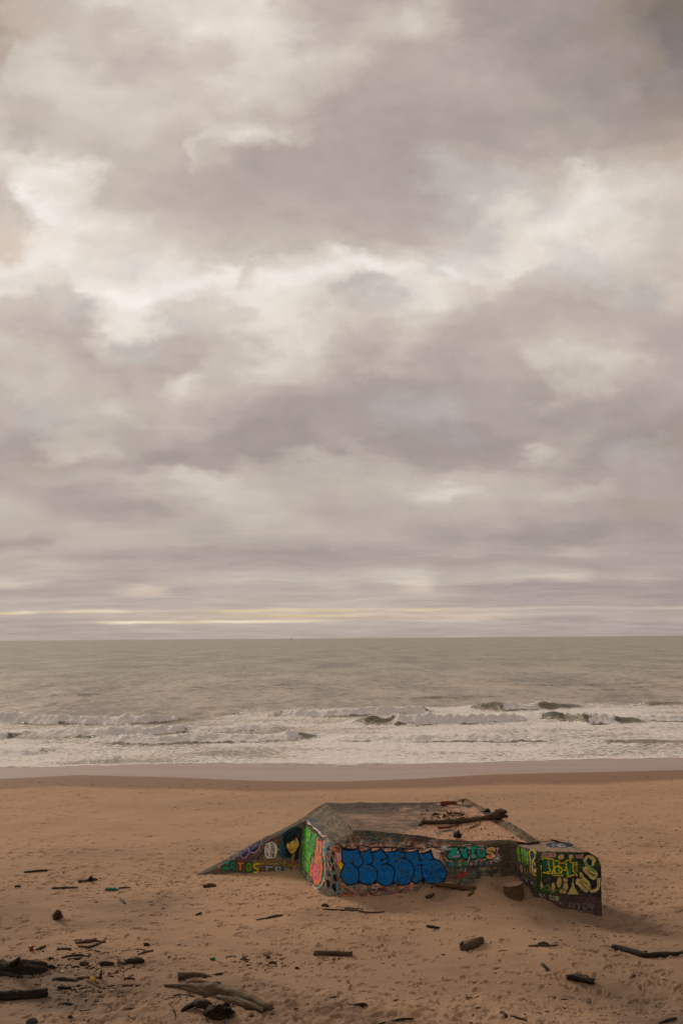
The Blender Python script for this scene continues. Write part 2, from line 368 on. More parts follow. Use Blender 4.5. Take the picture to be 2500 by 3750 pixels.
for (px_, py_, rx_, ry_, a_) in ((1760, 3260, 2.2, 2.0, .8), (2300, 3360, 2.4, 3.0, .75), (860, 3110, 5, 2.0, .5), (150, 3100, 4, 2.5, .45), (2420, 3090, 3., 4., .4), (600, 3150, 3, 2, .35), (450, 3420, 4, 2, .3), (2250, 2930, 8, 2.5, .25)):
    c = atz(px_, py_); tramp = np.maximum(tramp, a_*np.exp(-((X_-c[0])/rx_)**2-((Y_-c[1])/ry_)**2))
edge = (1-ss(Y_-berm(X_), -3, -.5))*ss(Y_, 9.5, 14)
dz_ = prints(wx, wy, .44, 100, np.clip(tramp*1.3, 0, .95), .058, .125)+prints(wx+.3, wy+.2, .58, 120, np.clip(tramp*1.2, 0, .9), .066, .14)+prints(wx, wy, .30, 140, tramp*.8, .034, .08)
heavy = np.clip((tramp-.5)*3, 0, 1)
dz_ = dz_*edge+edge*heavy*.07*fbm(X_*3.2, Y_*3.2, 0, 3, 60)+edge*.022*fbm(X_*.9, Y_*1.9, 0, 4, 61)
# single-file trails
trails = [[(0, 3260), (200, 3190), (420, 3150)], [(1930, 3100), (2200, 2995), (2500, 2985)], [(1700, 2925), (2000, 2900), (2500, 2960)], [(1350, 3420), (1500, 3560), (1750, 3700)], [(1960, 3420), (2250, 3520), (2500, 3600)],
          [(900, 3560), (1300, 3420), (1900, 3350), (2300, 3390)], [(0, 2990), (600, 2960), (1100, 2985)], [(2080, 3080), (2300, 3040), (2500, 3050)], [(1200, 2900), (1800, 2915), (2500, 2890)], [(2500, 3120), (2200, 3230), (2240, 3500), (2100, 3740)]]
X1, Y1 = X_.ravel(), Y_.ravel(); dzf = dz_.ravel()
Yrows = Yr[jj]; ncol = len(U)
for tr in trails:
    P = np.array([atz(a, b)[:2] for a, b in tr]); seg = np.linalg.norm(np.diff(P, axis=0), axis=1); cum = np.r_[0, np.cumsum(seg)]
    n_ = int(cum[-1]/.62)
    for k in range(n_):
        s0 = cum[-1]*k/n_; p = np.array([np.interp(s0, cum, P[:, 0]), np.interp(s0, cum, P[:, 1])])
        q_ = np.array([np.interp(s0+.3, cum, P[:, 0]), np.interp(s0+.3, cum, P[:, 1])]); t_ = q_-p; L_ = np.linalg.norm(t_)
        if L_ < 1e-6: continue
        t_ /= L_; nrm = np.array([-t_[1], t_[0]]); p = p+nrm*(.11 if k % 2 else -.11)+rng.normal(0, .04, 2)
        r0, r1 = np.searchsorted(Yrows, [p[1]-.35, p[1]+.35]); ur = p[0]/(p[1]+8)
        c0, c1 = np.searchsorted(U, [ur-.35/(p[1]+8), ur+.35/(p[1]+8)])
        if r1 <= r0 or c1 <= c0: continue
        xs, ys = X_[r0:r1, c0:c1]-p[0], Y_[r0:r1, c0:c1]-p[1]
        a_, b_ = xs*t_[0]+ys*t_[1], xs*nrm[0]+ys*nrm[1]; q = np.sqrt((a_/.16)**2+(b_/.07)**2)
        dz_[r0:r1, c0:c1] += .040*(-(1-ss(q, .45, 1.05))+.4*np.exp(-((q-1.2)/.22)**2))*edge[r0:r1, c0:c1]
Z[jj] += dz_
B_ = berm(XX)
wj = 1.3*fbm(XX/7, YY/5, 0, 3, 95)
wet = ss(YY-B_+wj, -4.6, -3.2)*.45+ss(YY-B_+wj*.4, -.2, 3.5)*(.45+.10*ss(fbm(XX/14, YY/3.2, 0, 3, 96), -.2, .3))
tone = np.zeros_like(XX)      # foreground vignette painted into the sand colour, plus patchy debris stains
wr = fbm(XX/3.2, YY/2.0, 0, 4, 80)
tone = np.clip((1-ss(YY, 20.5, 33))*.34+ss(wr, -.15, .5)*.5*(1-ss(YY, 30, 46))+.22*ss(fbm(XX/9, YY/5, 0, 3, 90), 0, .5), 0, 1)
for (px_, py_, rx_, ry_, a_) in ((2330, 3400, 1.6, 1.4, .8), (1790, 3260, 1.6, 1.2, .55), (100, 3640, 5.5, 3.6, 1.1), (2480, 3700, 3.4, 3.6, 1.1), (2300, 3380, 1.8, 1.8, .6), (2560, 3500, 2.2, 5., .7), (0, 3350, 3., 4., .7), (400, 3130, 4, 1.6, .35), (850, 3100, 3, 1.2, .35)):  # painted patches: corner vignette, shade by the end block, trampled sand
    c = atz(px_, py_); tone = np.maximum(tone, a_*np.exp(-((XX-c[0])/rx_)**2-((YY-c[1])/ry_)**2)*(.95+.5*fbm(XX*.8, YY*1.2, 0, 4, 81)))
m, N, b = mat('beach sand')
geo = N.n('ShaderNodeNewGeometry'); P_ = geo.outputs['Position']
n1 = N.noise(P_, .35, 5, .6); n2 = N.noise(P_, 9, 5, .7); n3 = N.noise(P_, 55, 3, .6)
c1 = N.mix(N.mapr(n1, .35, .65), SAND, tuple(np.array(SAND)*np.array((.90, .88, .86))))
c1 = N.mix(N.mapr(n2, .3, .7, 0, .35), c1, tuple(np.array(SAND)*.80))
c1 = N.mix(N.mapr(n3, .62, .8, 0, .5), c1, (.10, .06, .04))
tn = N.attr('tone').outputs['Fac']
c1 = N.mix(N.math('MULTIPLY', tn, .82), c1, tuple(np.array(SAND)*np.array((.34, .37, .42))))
wt = N.attr('wet').outputs['Fac']
dampc = (.27, .158, .10)
c1 = N.mix(N.mapr(wt, .02, .45), c1, dampc); c1 = N.mix(N.mapr(wt, .5, .85), c1, (.34, .215, .15))
N.put(b.inputs['Base Color'], c1)
N.put(b.inputs['Roughness'], N.mapr(wt, .35, .95, .92, .30))
N.put(b.inputs['Specular IOR Level'], N.mapr(wt, .3, .9, .12, .40))
rip = N.noise(N.vmath('MULTIPLY', P_, (1., 2.4, 1.)), 5.5, 4, .6)
hh = N.math('ADD', N.math('MULTIPLY', n2, .6), N.math('ADD', N.math('MULTIPLY', n3, .15), N.math('MULTIPLY', rip, .7)))
N.put(b.inputs['Normal'], N.bump(hh, N.mapr(wt, .3, .9, .55, .05), .035))
SANDM = m
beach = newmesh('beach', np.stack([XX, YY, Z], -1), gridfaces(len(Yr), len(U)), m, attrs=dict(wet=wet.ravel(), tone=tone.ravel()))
tag(beach, 'pale orange sand beach pitted with footprints', 'beach', kind='structure')

# ---------------------------------------------------------------- sea
BRK = [  # crest polyline px, height m, foam amount, foam start/end along x (px) ; dark face ranges
    dict(p=[(-60, 2640), (300, 2644), (560, 2640), (670, 2628)], h=.85, foam=[(-200, 662)], dark=[]),
    dict(p=[(985, 2618), (1120, 2620), (1400, 2614), (1560, 2602)], h=.75, foam=[(1015, 1552)], dark=[(985, 1040), (1540, 1600)]),
    dict(p=[(1690, 2590), (1830, 2596), (1960, 2590), (2120, 2584)], h=.8, foam=[(1830, 1968)], dark=[(1712, 1850), (1960, 2115)]),
    dict(p=[(1300, 2646), (1430, 2645), (1700, 2642), (1920, 2630)], h=.85, foam=[(1425, 1920)], dark=[(1310, 1432)]),
    dict(p=[(1930, 2620), (2060, 2626), (2130, 2640), (2260, 2642), (2340, 2638)], h=.85, foam=[(2125, 2245)], dark=[(1970, 2140), (2235, 2320)]),
    dict(p=[(2300, 2636), (2420, 2636), (2560, 2632)], h=.4, foam=[(2320, 2600)], dark=[]),
    dict(p=[(2340, 2580), (2440, 2578), (2560, 2574)], dk=.6, h=.4, foam=[], dark=[(2340, 2560)]),
    dict(p=[(140, 2688), (400, 2690), (620, 2678), (720, 2672)], h=.62, foam=[(155, 700)], dark=[]),
    dict(p=[(700, 2680), (850, 2672), (1010, 2662)], h=.35, foam=[(720, 1010)], dark=[]),
    dict(p=[(-60, 2700), (40, 2696), (90, 2682)], h=.6, foam=[(-100, 62)], dark=[(60, 165)]),
    dict(p=[(320, 2712), (600, 2712), (900, 2706), (1120, 2696), (1160, 2690)], h=.5, foam=[(330, 1100)], dark=[(1105, 1160)]),
    dict(p=[(1240, 2704), (1500, 2706), (1800, 2704), (2050, 2700)], h=.42, foam=[(1200, 2030)], dark=[]),
    dict(p=[(-60, 2756), (100, 2758), (190, 2744)], h=.35, foam=[(-60, 185)], dark=[]),
    dict(p=[(2150, 2716), (2350, 2714), (2560, 2712)], dk=.5, h=.2, foam=[], dark=[(2180, 2500)]),
    dict(p=[(150, 2548), (250, 2547), (390, 2546)], dk=.7, h=.42, foam=[], dark=[(170, 380)]),
    dict(p=[(150, 2581), (240, 2580)], dk=.5, h=.3, foam=[], dark=[(160, 235)]),
    dict(p=[(-20, 2560), (150, 2556)], dk=.3, h=.22, foam=[], dark=[(0, 140)]),
    dict(p=[(1990, 2470), (2060, 2468), (2150, 2469)], dk=.6, h=.5, foam=[], dark=[(2030, 2130)]),
    dict(p=[(2280, 2520), (2400, 2518)], dk=.5, h=.3, foam=[], dark=[(2290, 2390)]),
    dict(p=[(1760, 2478), (1990, 2472)], dk=.25, h=.22, foam=[], dark=[(1800, 1960)]),
    dict(p=[(640, 2520), (900, 2516), (1250, 2500)], dk=.15, h=.14, foam=[], dark=[(660, 1200)]),
    dict(p=[(1250, 2562), (1500, 2558), (1850, 2550)], dk=.25, h=.2, foam=[], dark=[(1300, 1840)]),
    dict(p=[(1800, 2508), (2150, 2510), (2500, 2496)], dk=.25, h=.2, foam=[], dark=[(1800, 2450)]),
]
U2 = cols(.40, 820, 7, 30)
Y2 = np.r_[np.arange(70, 150, .2), np.arange(150, 240, .5), 240*1.0215**np.arange(0, 210)]
YS, US = np.meshgrid(Y2, U2, indexing='ij'); XS = US*YS
foam = np.zeros_like(XS); dark = np.zeros_like(XS)
def crest(n): return 1-2*np.abs(n)**.8
rd = (crest(fbm(XS/22, YS/9, 0, 3, 200))*.13*ss(YS, 90, 190)+fbm(XS/26, YS/7, 0, 2, 203)*.10+crest(fbm(XS/5, YS/2.6, 0, 3, 210))*.055*(1-ss(YS, 250, 420)))*ss(YS, 78, 120)*(1-ss(YS, 1500, 4000))+fbm(XS/2.2, YS/1.0, 0, 3, 220)*.035*(1-ss(YS, 240, 400))
zs = SEA+rd
for bi, k in enumerate(BRK):
    W = np.array([atz(a, c, SEA+.3*k['h']) for a, c in k['p']])
    yc = np.interp(XS, W[:, 0], W[:, 1])
    yc = yc+.9*fbm(XS/5, 0*XS, bi, 3, 230)+.25*fbm(XS/1.1, YS/1.5, bi, 2, 233)
    endw = 2.5
    win = ss(XS, W[0, 0]-endw, W[0, 0]+endw)*(1-ss(XS, W[-1, 0]-endw, W[-1, 0]+endw))
    dsn = YS-yc
    prof = np.where(dsn < 0, np.exp(-(dsn/1.25)**2), np.exp(-(dsn/2.6)**2))
    hvar = np.clip(1+.75*fbm(XS/2.6, YS/3, bi, 4, 236), .2, 1.8)
    zs = zs+k['h']*prof*win*hvar
    xpx = 1250+XS/YS*F
    for a, c in k['foam']:
        xj = xpx+26*fbm(XS/1.6, YS/1.6, bi, 3, 237); wx_ = ss(xj, a-12, a+25)*(1-ss(xj, c-25, c+12))
        roll = np.exp(-np.where(dsn < 0, (dsn/1.95)**4, (dsn/(1.1+1.4*np.clip(.5+fbm(XS/2.3, 0*XS, bi, 2, 240), 0, 1)))**4))*wx_*win
        foam = np.maximum(foam, 1.15*roll)
        foam = np.maximum(foam, .62*wx_*win*np.exp(-(np.maximum(dsn, 0)/7)**2)*(dsn > -1))
        base_ = np.exp(-((dsn+2.15+.35*fbm(XS/1.4, 0*XS, bi, 2, 245))/.30)**2)*wx_*win*np.clip(.45+1.5*fbm(XS/2.4, 0*XS, bi, 3, 246), 0, 1)*min(1, k['h']/.5)  # broken shadow line under the roller's foam, painted into the water colour
        dark = np.maximum(dark, .95*base_); foam = foam*(1-.9*base_)
        zs = zs+roll*(.20*fbm(XS/.55, YS/.55, 0, 3, 250)+.10)*min(k['h']/.6, 1.2)
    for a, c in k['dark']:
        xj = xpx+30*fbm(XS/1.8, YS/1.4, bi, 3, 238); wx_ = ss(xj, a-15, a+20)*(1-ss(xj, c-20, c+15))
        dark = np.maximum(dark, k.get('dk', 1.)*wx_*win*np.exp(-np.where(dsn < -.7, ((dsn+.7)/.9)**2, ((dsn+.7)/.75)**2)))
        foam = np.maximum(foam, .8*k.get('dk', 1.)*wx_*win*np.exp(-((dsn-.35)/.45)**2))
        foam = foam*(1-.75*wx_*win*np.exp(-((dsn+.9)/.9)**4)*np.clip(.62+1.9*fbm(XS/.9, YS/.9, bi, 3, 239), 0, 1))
xpx = 1250+XS/YS*F
# foam lace between the breakers and the shore
shoreY = np.interp(xpx, [-200, 0, 500, 1000, 1250, 1700, 2500, 2900], [atz(1250, v, -1.9)[1] for v in (2796, 2795, 2788, 2788, 2797, 2793, 2781, 2778)])+2.0*fbm(XS/11, 0*XS, 0, 3, 260)+.8*fbm(XS/2.6, 0*XS, 0, 3, 262)
offY = np.interp(xpx, [-200, 0, 700, 900, 1500, 1700, 2100, 2700], [atz(1250, v, SEA)[1] for v in (2640, 2640, 2650, 2600, 2595, 2600, 2585, 2600)])
lace = ss(YS, shoreY-.3, shoreY+.6)*(1-ss(YS, offY-4, offY+12))
rich = np.interp(xpx, [0, 500, 1000, 1250, 1600, 2100, 2500], [.60, .54, .55, .64, .72, .66, .60])
lace = lace*(rich+.24*fbm(XS/9, YS/4, 0, 3, 270))
foam = np.maximum(foam, np.clip(lace, 0, .78)*(1-dark))
edge_ = np.exp(-((YS-shoreY-.45)/.55)**2)*np.interp(xpx, [0, 600, 800, 1200, 1500, 2500], [.95, .75, .55, .8, .95, .95])
foam = np.maximum(foam, edge_)
# thin sheet of run-up in front of the foam, tapering under the sand
zs = np.where(YS < shoreY+2, zs*0+SEA+(zs-SEA)*ss(YS, shoreY-1, shoreY+2), zs)
gz = ground(XS, YS)
zs = np.where(YS < 95, np.maximum(zs, gz+.035*ss(YS, shoreY-.4, shoreY+.8)-.06*(1-ss(YS, shoreY-.8, shoreY-.2))), zs)
shal = 1-ss(YS, 105, 420)
m, N, b = mat('sea water')
geo = N.n('ShaderNodeNewGeometry'); P_ = geo.outputs['Position']
fo = N.attr('foam').outputs['Fac']; dk = N.attr('dark').outputs['Fac']; sh = N.attr('shallow').outputs['Fac']
stk = N.noise(N.vmath('MULTIPLY', P_, (1., .30, 1.)), .05, 10, .80, .2); stk2 = N.noise(N.vmath('MULTIPLY', P_, (1., .45, 1.)), .55, 6, .7, .6)
wc = N.mix(sh, (.41, .35, .205), (.55, .42, .28))
wc = N.mix(N.mapr(N.math('ADD', N.math('MULTIPLY', stk, .6), N.math('MULTIPLY', stk2, .4)), .44, .56, .72, 0.), wc, (.085, .082, .056))
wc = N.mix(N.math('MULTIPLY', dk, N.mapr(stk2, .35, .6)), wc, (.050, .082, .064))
pw = N.vmath('ADD', P_, N.vmath('MULTIPLY', N.vmath('SUBTRACT', N.n('ShaderNodeTexNoise').outputs[1], (.5, .5, .5)), (0., 0., 0.)))
wn1 = N.noise(P_, .9, 6, .62, .8); wn2 = N.noise(P_, 3.2, 5, .65, .5)
vor = N.n('ShaderNodeTexVoronoi', feature='DISTANCE_TO_EDGE'); N.put(vor.inputs['Vector'], N.vmath('ADD', P_, N.comb(N.math('MULTIPLY', wn1, 1.6), N.math('MULTIPLY', wn2, .8), 0.))); vor.inputs['Scale'].default_value = 1.35
ve = N.mapr(vor.outputs['Distance'], 0., .22, .13, -.07)
th = N.math('ADD', N.math('ADD', N.math('MULTIPLY', wn1, .50), N.math('MULTIPLY', wn2, .50)), ve)
# foam where noise exceeds 1 - density
lvl = N.math('SUBTRACT', N.math('ADD', th, N.math('MULTIPLY', fo, .78)), .90)
fm = N.mapr(lvl, -.02, .09)
fm = N.math('MULTIPLY', fm, N.mapr(fo, .03, .15))
fcol = N.mix(N.mapr(wn2, .3, .7), (.95, .89, .83), (.74, .67, .61))
N.put(b.inputs['Base Color'], N.mix(fm, wc, fcol))
N.put(b.inputs['Roughness'], N.mix(fm, N.mapr(sh, 0., 1., .30, .22), .9))
N.put(b.inputs['IOR'], 1.333)
N.put(b.inputs['Specular IOR Level'], N.math('MULTIPLY', N.mapr(N.math('ADD', N.math('MULTIPLY', stk, .6), N.math('MULTIPLY', stk2, .4)), .44, .57, .18, .62), N.mapr(dk, 0., 1., 1., .45)))
rp = N.noise(N.vmath('MULTIPLY', P_, (.55, 1., 1.)), 1.6, 6, .62, .3); rp2 = N.noise(N.vmath('MULTIPLY', P_, (.5, 1., 1.)), .16, 5, .6, .3)
N.put(b.inputs['Normal'], N.bump(N.math('ADD', N.math('MULTIPLY', rp, .5), N.math('ADD', N.math('ADD', N.math('MULTIPLY', rp2, 2.2), N.math('MULTIPLY', N.math('ADD', stk, stk2), 1.6)), N.math('MULTIPLY', fm, .2))), .55, .45))
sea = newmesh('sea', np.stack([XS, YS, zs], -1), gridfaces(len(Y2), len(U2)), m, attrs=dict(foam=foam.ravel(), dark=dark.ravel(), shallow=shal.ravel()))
tag(sea, 'grey green sea with white breakers rolling in', 'sea', kind='structure')
# ---------------------------------------------------------------- graffiti: painted stroke by stroke, then laid into the concrete faces
GX, GY, GW, GH = 690, 2900, 1560, 500
G = np.zeros((GH, GW, 3))
gy, gx = np.mgrid[0:GH, 0:GW].astype(float); gx += GX; gy += GY
class TR:
    def __init__(s, ox, oy, k): s.o = np.array([ox, oy], float); s.k = k
    def __call__(s, p): return s.o+np.asarray(p, float)*s.k
C1, C2, C3, C4 = TR(720, 2990, .26786), TR(1080, 2990, .1403), TR(1230, 3060, .1722), TR(1440, 3060, .14668)
C5, C6, C7, PX = TR(1600, 3060, .18495), TR(1860, 3060, .10204), TR(1950, 3060, .1722), TR(0, 0, 1)
def spl(p, closed=False, n=6):
    p = np.asarray(p, float)
    if len(p) < 3: return p
    q = np.vstack([p[-1:], p, p[:2]]) if closed else np.vstack([2*p[0]-p[1], p, 2*p[-1]-p[-2]])
    o = []
    for i in range(1, len(q)-2):
        for t in np.arange(n)/n:
            o.append(.5*(2*q[i]+(q[i+1]-q[i-1])*t+(2*q[i-1]-5*q[i]+4*q[i+1]-q[i+2])*t*t+(3*q[i]-q[i-1]-3*q[i+1]+q[i+2])*t**3))
    if not closed: o.append(p[-1])
    return np.array(o)
def box(p, m):
    x0, y0 = np.floor(p.min(0)-m); x1, y1 = np.ceil(p.max(0)+m)
    return slice(int(max(0, y0-GY)), int(max(0, min(GH, y1-GY)))), slice(int(max(0, x0-GX)), int(max(0, min(GW, x1-GX))))
def blend(sl_, a, col, al):
    a = (a*al)[..., None]; G[sl_] = G[sl_]*(1-a)+np.asarray(col, float)*a
def segd(p, X, Y):
    dd = np.full(X.shape, 1e9)
    for i in range(len(p)-1):
        a, b_ = p[i], p[i+1]; v = b_-a; L = v@v+1e-9
        t = np.clip(((X-a[0])*v[0]+(Y-a[1])*v[1])/L, 0, 1)
        dd = np.minimum(dd, (X-a[0]-t*v[0])**2+(Y-a[1]-t*v[1])**2)
    return np.sqrt(dd)
def stroke(tr, pts, w_, col, al=1., soft=.8, sm=True, closed=False):
    p = tr(pts); w_ = w_*tr.k
    if sm: p = spl(p, closed)
    if closed: p = np.vstack([p, p[:1]])
    s_ = box(p, w_+3)
    if s_[0].stop <= s_[0].start or s_[1].stop <= s_[1].start: return
    blend(s_, np.clip((w_/2-segd(p, gx[s_], gy[s_]))/soft+.5, 0, 1), col, al)
def fill(tr, pts, col, al=1., ow=0, oc=(8, 9, 14), sm=False, soft=.8):
    p = tr(pts)
    if sm: p = spl(p, True)
    q = np.vstack([p, p[:1]]); s_ = box(p, 3)
    if s_[0].stop <= s_[0].start or s_[1].stop <= s_[1].start: return
    X, Y = gx[s_], gy[s_]; ins = np.zeros(X.shape, bool)
    for i in range(len(q)-1):
        (x0, y0), (x1, y1) = q[i], q[i+1]
        if y0 == y1: continue
        ins ^= ((y0 > Y) != (y1 > Y)) & (X < (x1-x0)*(Y-y0)/(y1-y0)+x0)
    dd = segd(q, X, Y)*np.where(ins, 1, -1)
    blend(s_, np.clip(dd/soft+.5, 0, 1), col, al)
    if ow: stroke(PX, q[:-1], ow*tr.k, oc, sm=False, closed=True)
def ell(tr, c, rx, ry, col, al=1., rot=0., ow=0, soft=.8):
    t = np.linspace(0, 2*math.pi, 20, endpoint=False); a = math.radians(rot)
    x, y = rx*np.cos(t), ry*np.sin(t)
    fill(tr, np.stack([c[0]+x*math.cos(a)-y*math.sin(a), c[1]+x*math.sin(a)+y*math.cos(a)], 1), col, al, ow, soft=soft)
FONT = dict(Y=[[(0, 0), (.5, .5), (1, 0)], [(.5, .5), (.5, 1)]], O=[[(.5, 0), (0, .4), (.1, .9), (.6, 1), (1, .5), (.5, 0)]], U=[[(0, 0), (.05, .8), (.5, 1), (.95, .8), (1, 0)]],
    N=[[(0, 1), (0, 0), (1, 1), (1, 0)]], E=[[(1, .05), (.1, 0), (0, .5), (0, 1), (1, 1)], [(0, .5), (.8, .5)]], D=[[(0, 0), (0, 1), (.8, .85), (1, .4), (.6, 0), (0, 0)]], I=[[(.5, 0), (.5, 1)]],
    S=[[(1, .1), (.3, 0), (0, .3), (.9, .6), (.8, 1), (0, .95)]], B=[[(0, 0), (0, 1), (.8, .9), (.8, .6), (0, .5), (.7, .3), (.6, 0), (0, 0)]], M=[[(0, 1), (.1, 0), (.5, .7), (.9, 0), (1, 1)]],
    P=[[(0, 1), (0, 0), (.9, .1), (.9, .45), (0, .55)]], R=[[(0, 1), (0, 0), (.9, .1), (.8, .45), (0, .55), (1, 1)]], K=[[(0, 0), (0, 1)], [(.9, 0), (.1, .5), (1, 1)]], L=[[(0, 0), (0, 1), (1, .9)]],
    A=[[(0, 1), (.5, 0), (1, 1)], [(.2, .6), (.8, .6)]], T=[[(0, 0), (1, 0)], [(.5, 0), (.5, 1)]], C=[[(1, .1), (.3, 0), (0, .5), (.3, 1), (1, .9)]])
def text(tr, s_, x, y, wd, ht, gap, lw, col, al=1., dy=0., sm=False):
    for i, ch in enumerate(s_):
        for pl in FONT.get(ch, []):
            stroke(tr, [(x+i*(wd+gap)+a*wd, y+b_*ht+dy*i) for a, b_ in pl], lw, col, al, .7, sm)
R_ = random.Random(3)
def scrib(x0, y0, x1, y1, n, pal, w0=2, w1=7, L=16, al=.8, vert=1.):
    for _ in range(n):
        x, y = R_.uniform(x0, x1), R_.uniform(y0, y1); p = [(x, y)]; a = R_.uniform(0, 6.28)
        for _ in range(R_.randint(2, 4)):
            a += R_.uniform(-1.3, 1.3); p.append((p[-1][0]+L*R_.uniform(.4, 1)*math.cos(a), p[-1][1]+L*vert*R_.uniform(.4, 1)*math.sin(a)))
        stroke(PX, p, R_.uniform(w0, w1), R_.choice(pal), R_.uniform(.4, 1)*al, R_.uniform(.7, 2.2))
nz = fbm(gx/9, gy/6, 0, 4, 300); nz2 = fbm(gx/40, gy/25, 0, 3, 310); nh = fbm(gx/60, gy/3.5, 0, 4, 320)
G[:] = np.array((92, 80, 62))*(1+.22*nz+.25*nz2)[..., None]
OL = (8, 9, 14)
MIX = [(125, 100, 88), (150, 116, 104), (20, 84, 86), (24, 24, 26), (112, 46, 42), (148, 76, 48), (134, 130, 124), (40, 70, 50), (96, 84, 70), (60, 60, 72)]
# upper shoulder: teal and blue sprays over olive concrete
for _ in range(70): ell(PX, (R_.uniform(1328, 1460), R_.uniform(3052, 3090)), R_.uniform(3, 9), R_.uniform(2, 5), R_.choice([(22, 78, 92), (30, 62, 70), (60, 70, 62), (14, 60, 90)]), .5, soft=3)
for _ in range(40): ell(PX, (R_.uniform(1125, 1165), R_.uniform(2998, 3032)), R_.uniform(3, 8), R_.uniform(2, 5), R_.choice([(14, 60, 84), (24, 48, 66), (50, 66, 70)]), .45, soft=3)
for _ in range(160):
    x, y = R_.uniform(1130, 1300), R_.uniform(2950, 3080); s_ = R_.uniform(3, 12); stroke(PX, [(x, y), (x+s_, y-s_*.55)], R_.uniform(.8, 2.), R_.choice([(140, 122, 98), (60, 52, 38), (66, 58, 44), (112, 96, 74)]), .55)
# front wall ground colours
fill(PX, [(1244, 3084), (1500, 3086), (1620, 3082), (1660, 3086), (1660, 3290), (1240, 3300)], (98, 78, 68), .8, soft=5)
scrib(1235, 3084, 1660, 3112, 260, MIX+[(170, 132, 116)]*4, 2, 6, 12)
scrib(1215, 3090, 1300, 3290, 320, [(122, 92, 76), (140, 52, 46), (150, 120, 104), (34, 92, 66), (40, 34, 30), (150, 96, 30), (20, 90, 92)], 2, 7, 13)
scrib(1240, 3225, 1560, 3290, 420, [(140, 62, 36), (84, 36, 34), (100, 96, 92), (30, 78, 72), (20, 22, 26), (60, 44, 42), (150, 110, 96)], 2, 6, 12)
scrib(1560, 3086, 1680, 3240, 200, MIX, 2, 7, 12)
for _ in range(26):
    x, y = R_.uniform(1300, 1640), R_.uniform(3088, 3106); stroke(PX, [(x, y), (x+R_.uniform(10, 40), y+R_.uniform(-3, 3))], 1.6, OL, .75)
# rear-left wing wall
fill(PX, [(715, 3205), (955, 3080), (1125, 3005), (1100, 3190)], (64, 54, 44), .9, soft=3)
scrib(900, 3080, 1100, 3180, 300, [(70, 56, 46), (34, 32, 32), (96, 40, 50), (90, 80, 68), (20, 50, 66), (104, 82, 42), (50, 44, 38)], 2, 6, 11)
scrib(790, 3130, 960, 3160, 90, [(50, 42, 78), (96, 42, 58), (74, 60, 50), (40, 40, 60)], 2, 5, 9)
scrib(930, 3142, 1080, 3178, 110, [(130, 112, 30), (92, 78, 50), (70, 60, 46), (120, 90, 40)], 2, 6, 12)
scrib(1000, 3030, 1100, 3060, 60, [(90, 78, 66), (120, 100, 84), (44, 40, 40)], 1, 4, 9)
fill(C1, [(600, 490), (700, 420), (880, 318), (855, 415), (800, 478), (715, 480), (690, 530), (640, 560), (605, 540)], (32, 32, 68), .95)
for p in ([(430, 600), (440, 560), (425, 555)], [(480, 535), (525, 522)], [(500, 600), (508, 530)], [(555, 505), (560, 550)], [(600, 480), (610, 540), (655, 560), (700, 510), (712, 450), (690, 425), (660, 440), (660, 470)],
          [(700, 430), (715, 472), (780, 486), (840, 440), (870, 370), (880, 320)], [(790, 370), (800, 385), (790, 400)], [(740, 380), (750, 400)]):
    stroke(C1, p, 8, (150, 122, 148), .85)
for c_, rx, ry in (((1310, 270), 150, 120), ((1180, 470), 60, 110), ((1430, 400), 40, 150)): ell(C1, c_, rx, ry, (6, 56, 76), .8, soft=6)
fill(C1, [(1180, 360), (1192, 240), (1270, 165), (1370, 145), (1445, 200), (1455, 330), (1446, 470), (1410, 560), (1350, 590), (1240, 560), (1190, 520)], (10, 22, 32), 1, sm=True)
fill(C1, [(1310, 490), (1352, 480), (1340, 560), (1310, 610), (1290, 560)], (98, 88, 40), .9)
fill(C1, [(1228, 372), (1262, 345), (1330, 318), (1372, 288), (1392, 330), (1402, 378), (1376, 432), (1352, 482), (1300, 506), (1262, 478), (1234, 432)], (168, 126, 44), 1, 5, (20, 18, 18), sm=True)
fill(C1, [(1222, 372), (1262, 345), (1330, 318), (1375, 285), (1340, 230), (1240, 250), (1205, 330)], (8, 20, 30), 1)
ell(C1, (1256, 360), 15, 17, (150, 160, 160)); ell(C1, (1257, 360), 9, 15, (8, 14, 20)); ell(C1, (1350, 337), 24, 18, (160, 168, 168)); ell(C1, (1348, 337), 13, 17, (8, 20, 30)); ell(C1, (1352, 333), 4, 4, (210, 210, 210))
for p in ([(1240, 348), (1256, 342), (1270, 350)], [(1318, 326), (1345, 314), (1378, 326)], [(1285, 340), (1276, 385), (1288, 392)], [(1258, 446), (1288, 458), (1326, 440)], [(1282, 474), (1298, 476)], [(1235, 430), (1262, 480), (1300, 508), (1350, 480)]): stroke(C1, p, 7, (14, 14, 16))
fill(C1, [(1262, 446), (1290, 452), (1322, 441), (1292, 464)], (120, 40, 36), .9)
for p in ([(1200, 260), (1270, 200), (1350, 170)], [(1230, 300), (1290, 240), (1370, 200)], [(1400, 190), (1430, 260), (1425, 340)], [(1210, 430), (1205, 520)], [(1420, 420), (1400, 520)], [(1196, 400), (1190, 500)], [(1380, 240), (1400, 290)]): stroke(C1, p, 4, (96, 116, 124), .7)
stroke(C1, [(1150, 330), (1190, 210), (1290, 140), (1400, 130)], 9, (14, 84, 104), .8)
fill(C1, [(935, 372), (980, 350), (1040, 346), (1085, 378), (1100, 450), (1088, 552), (1030, 574), (952, 572), (924, 520), (920, 430)], (172, 160, 148), 1, 9, sm=True)
fill(C1, [(1092, 470), (1140, 447), (1094, 452)], (172, 160, 148), 1)
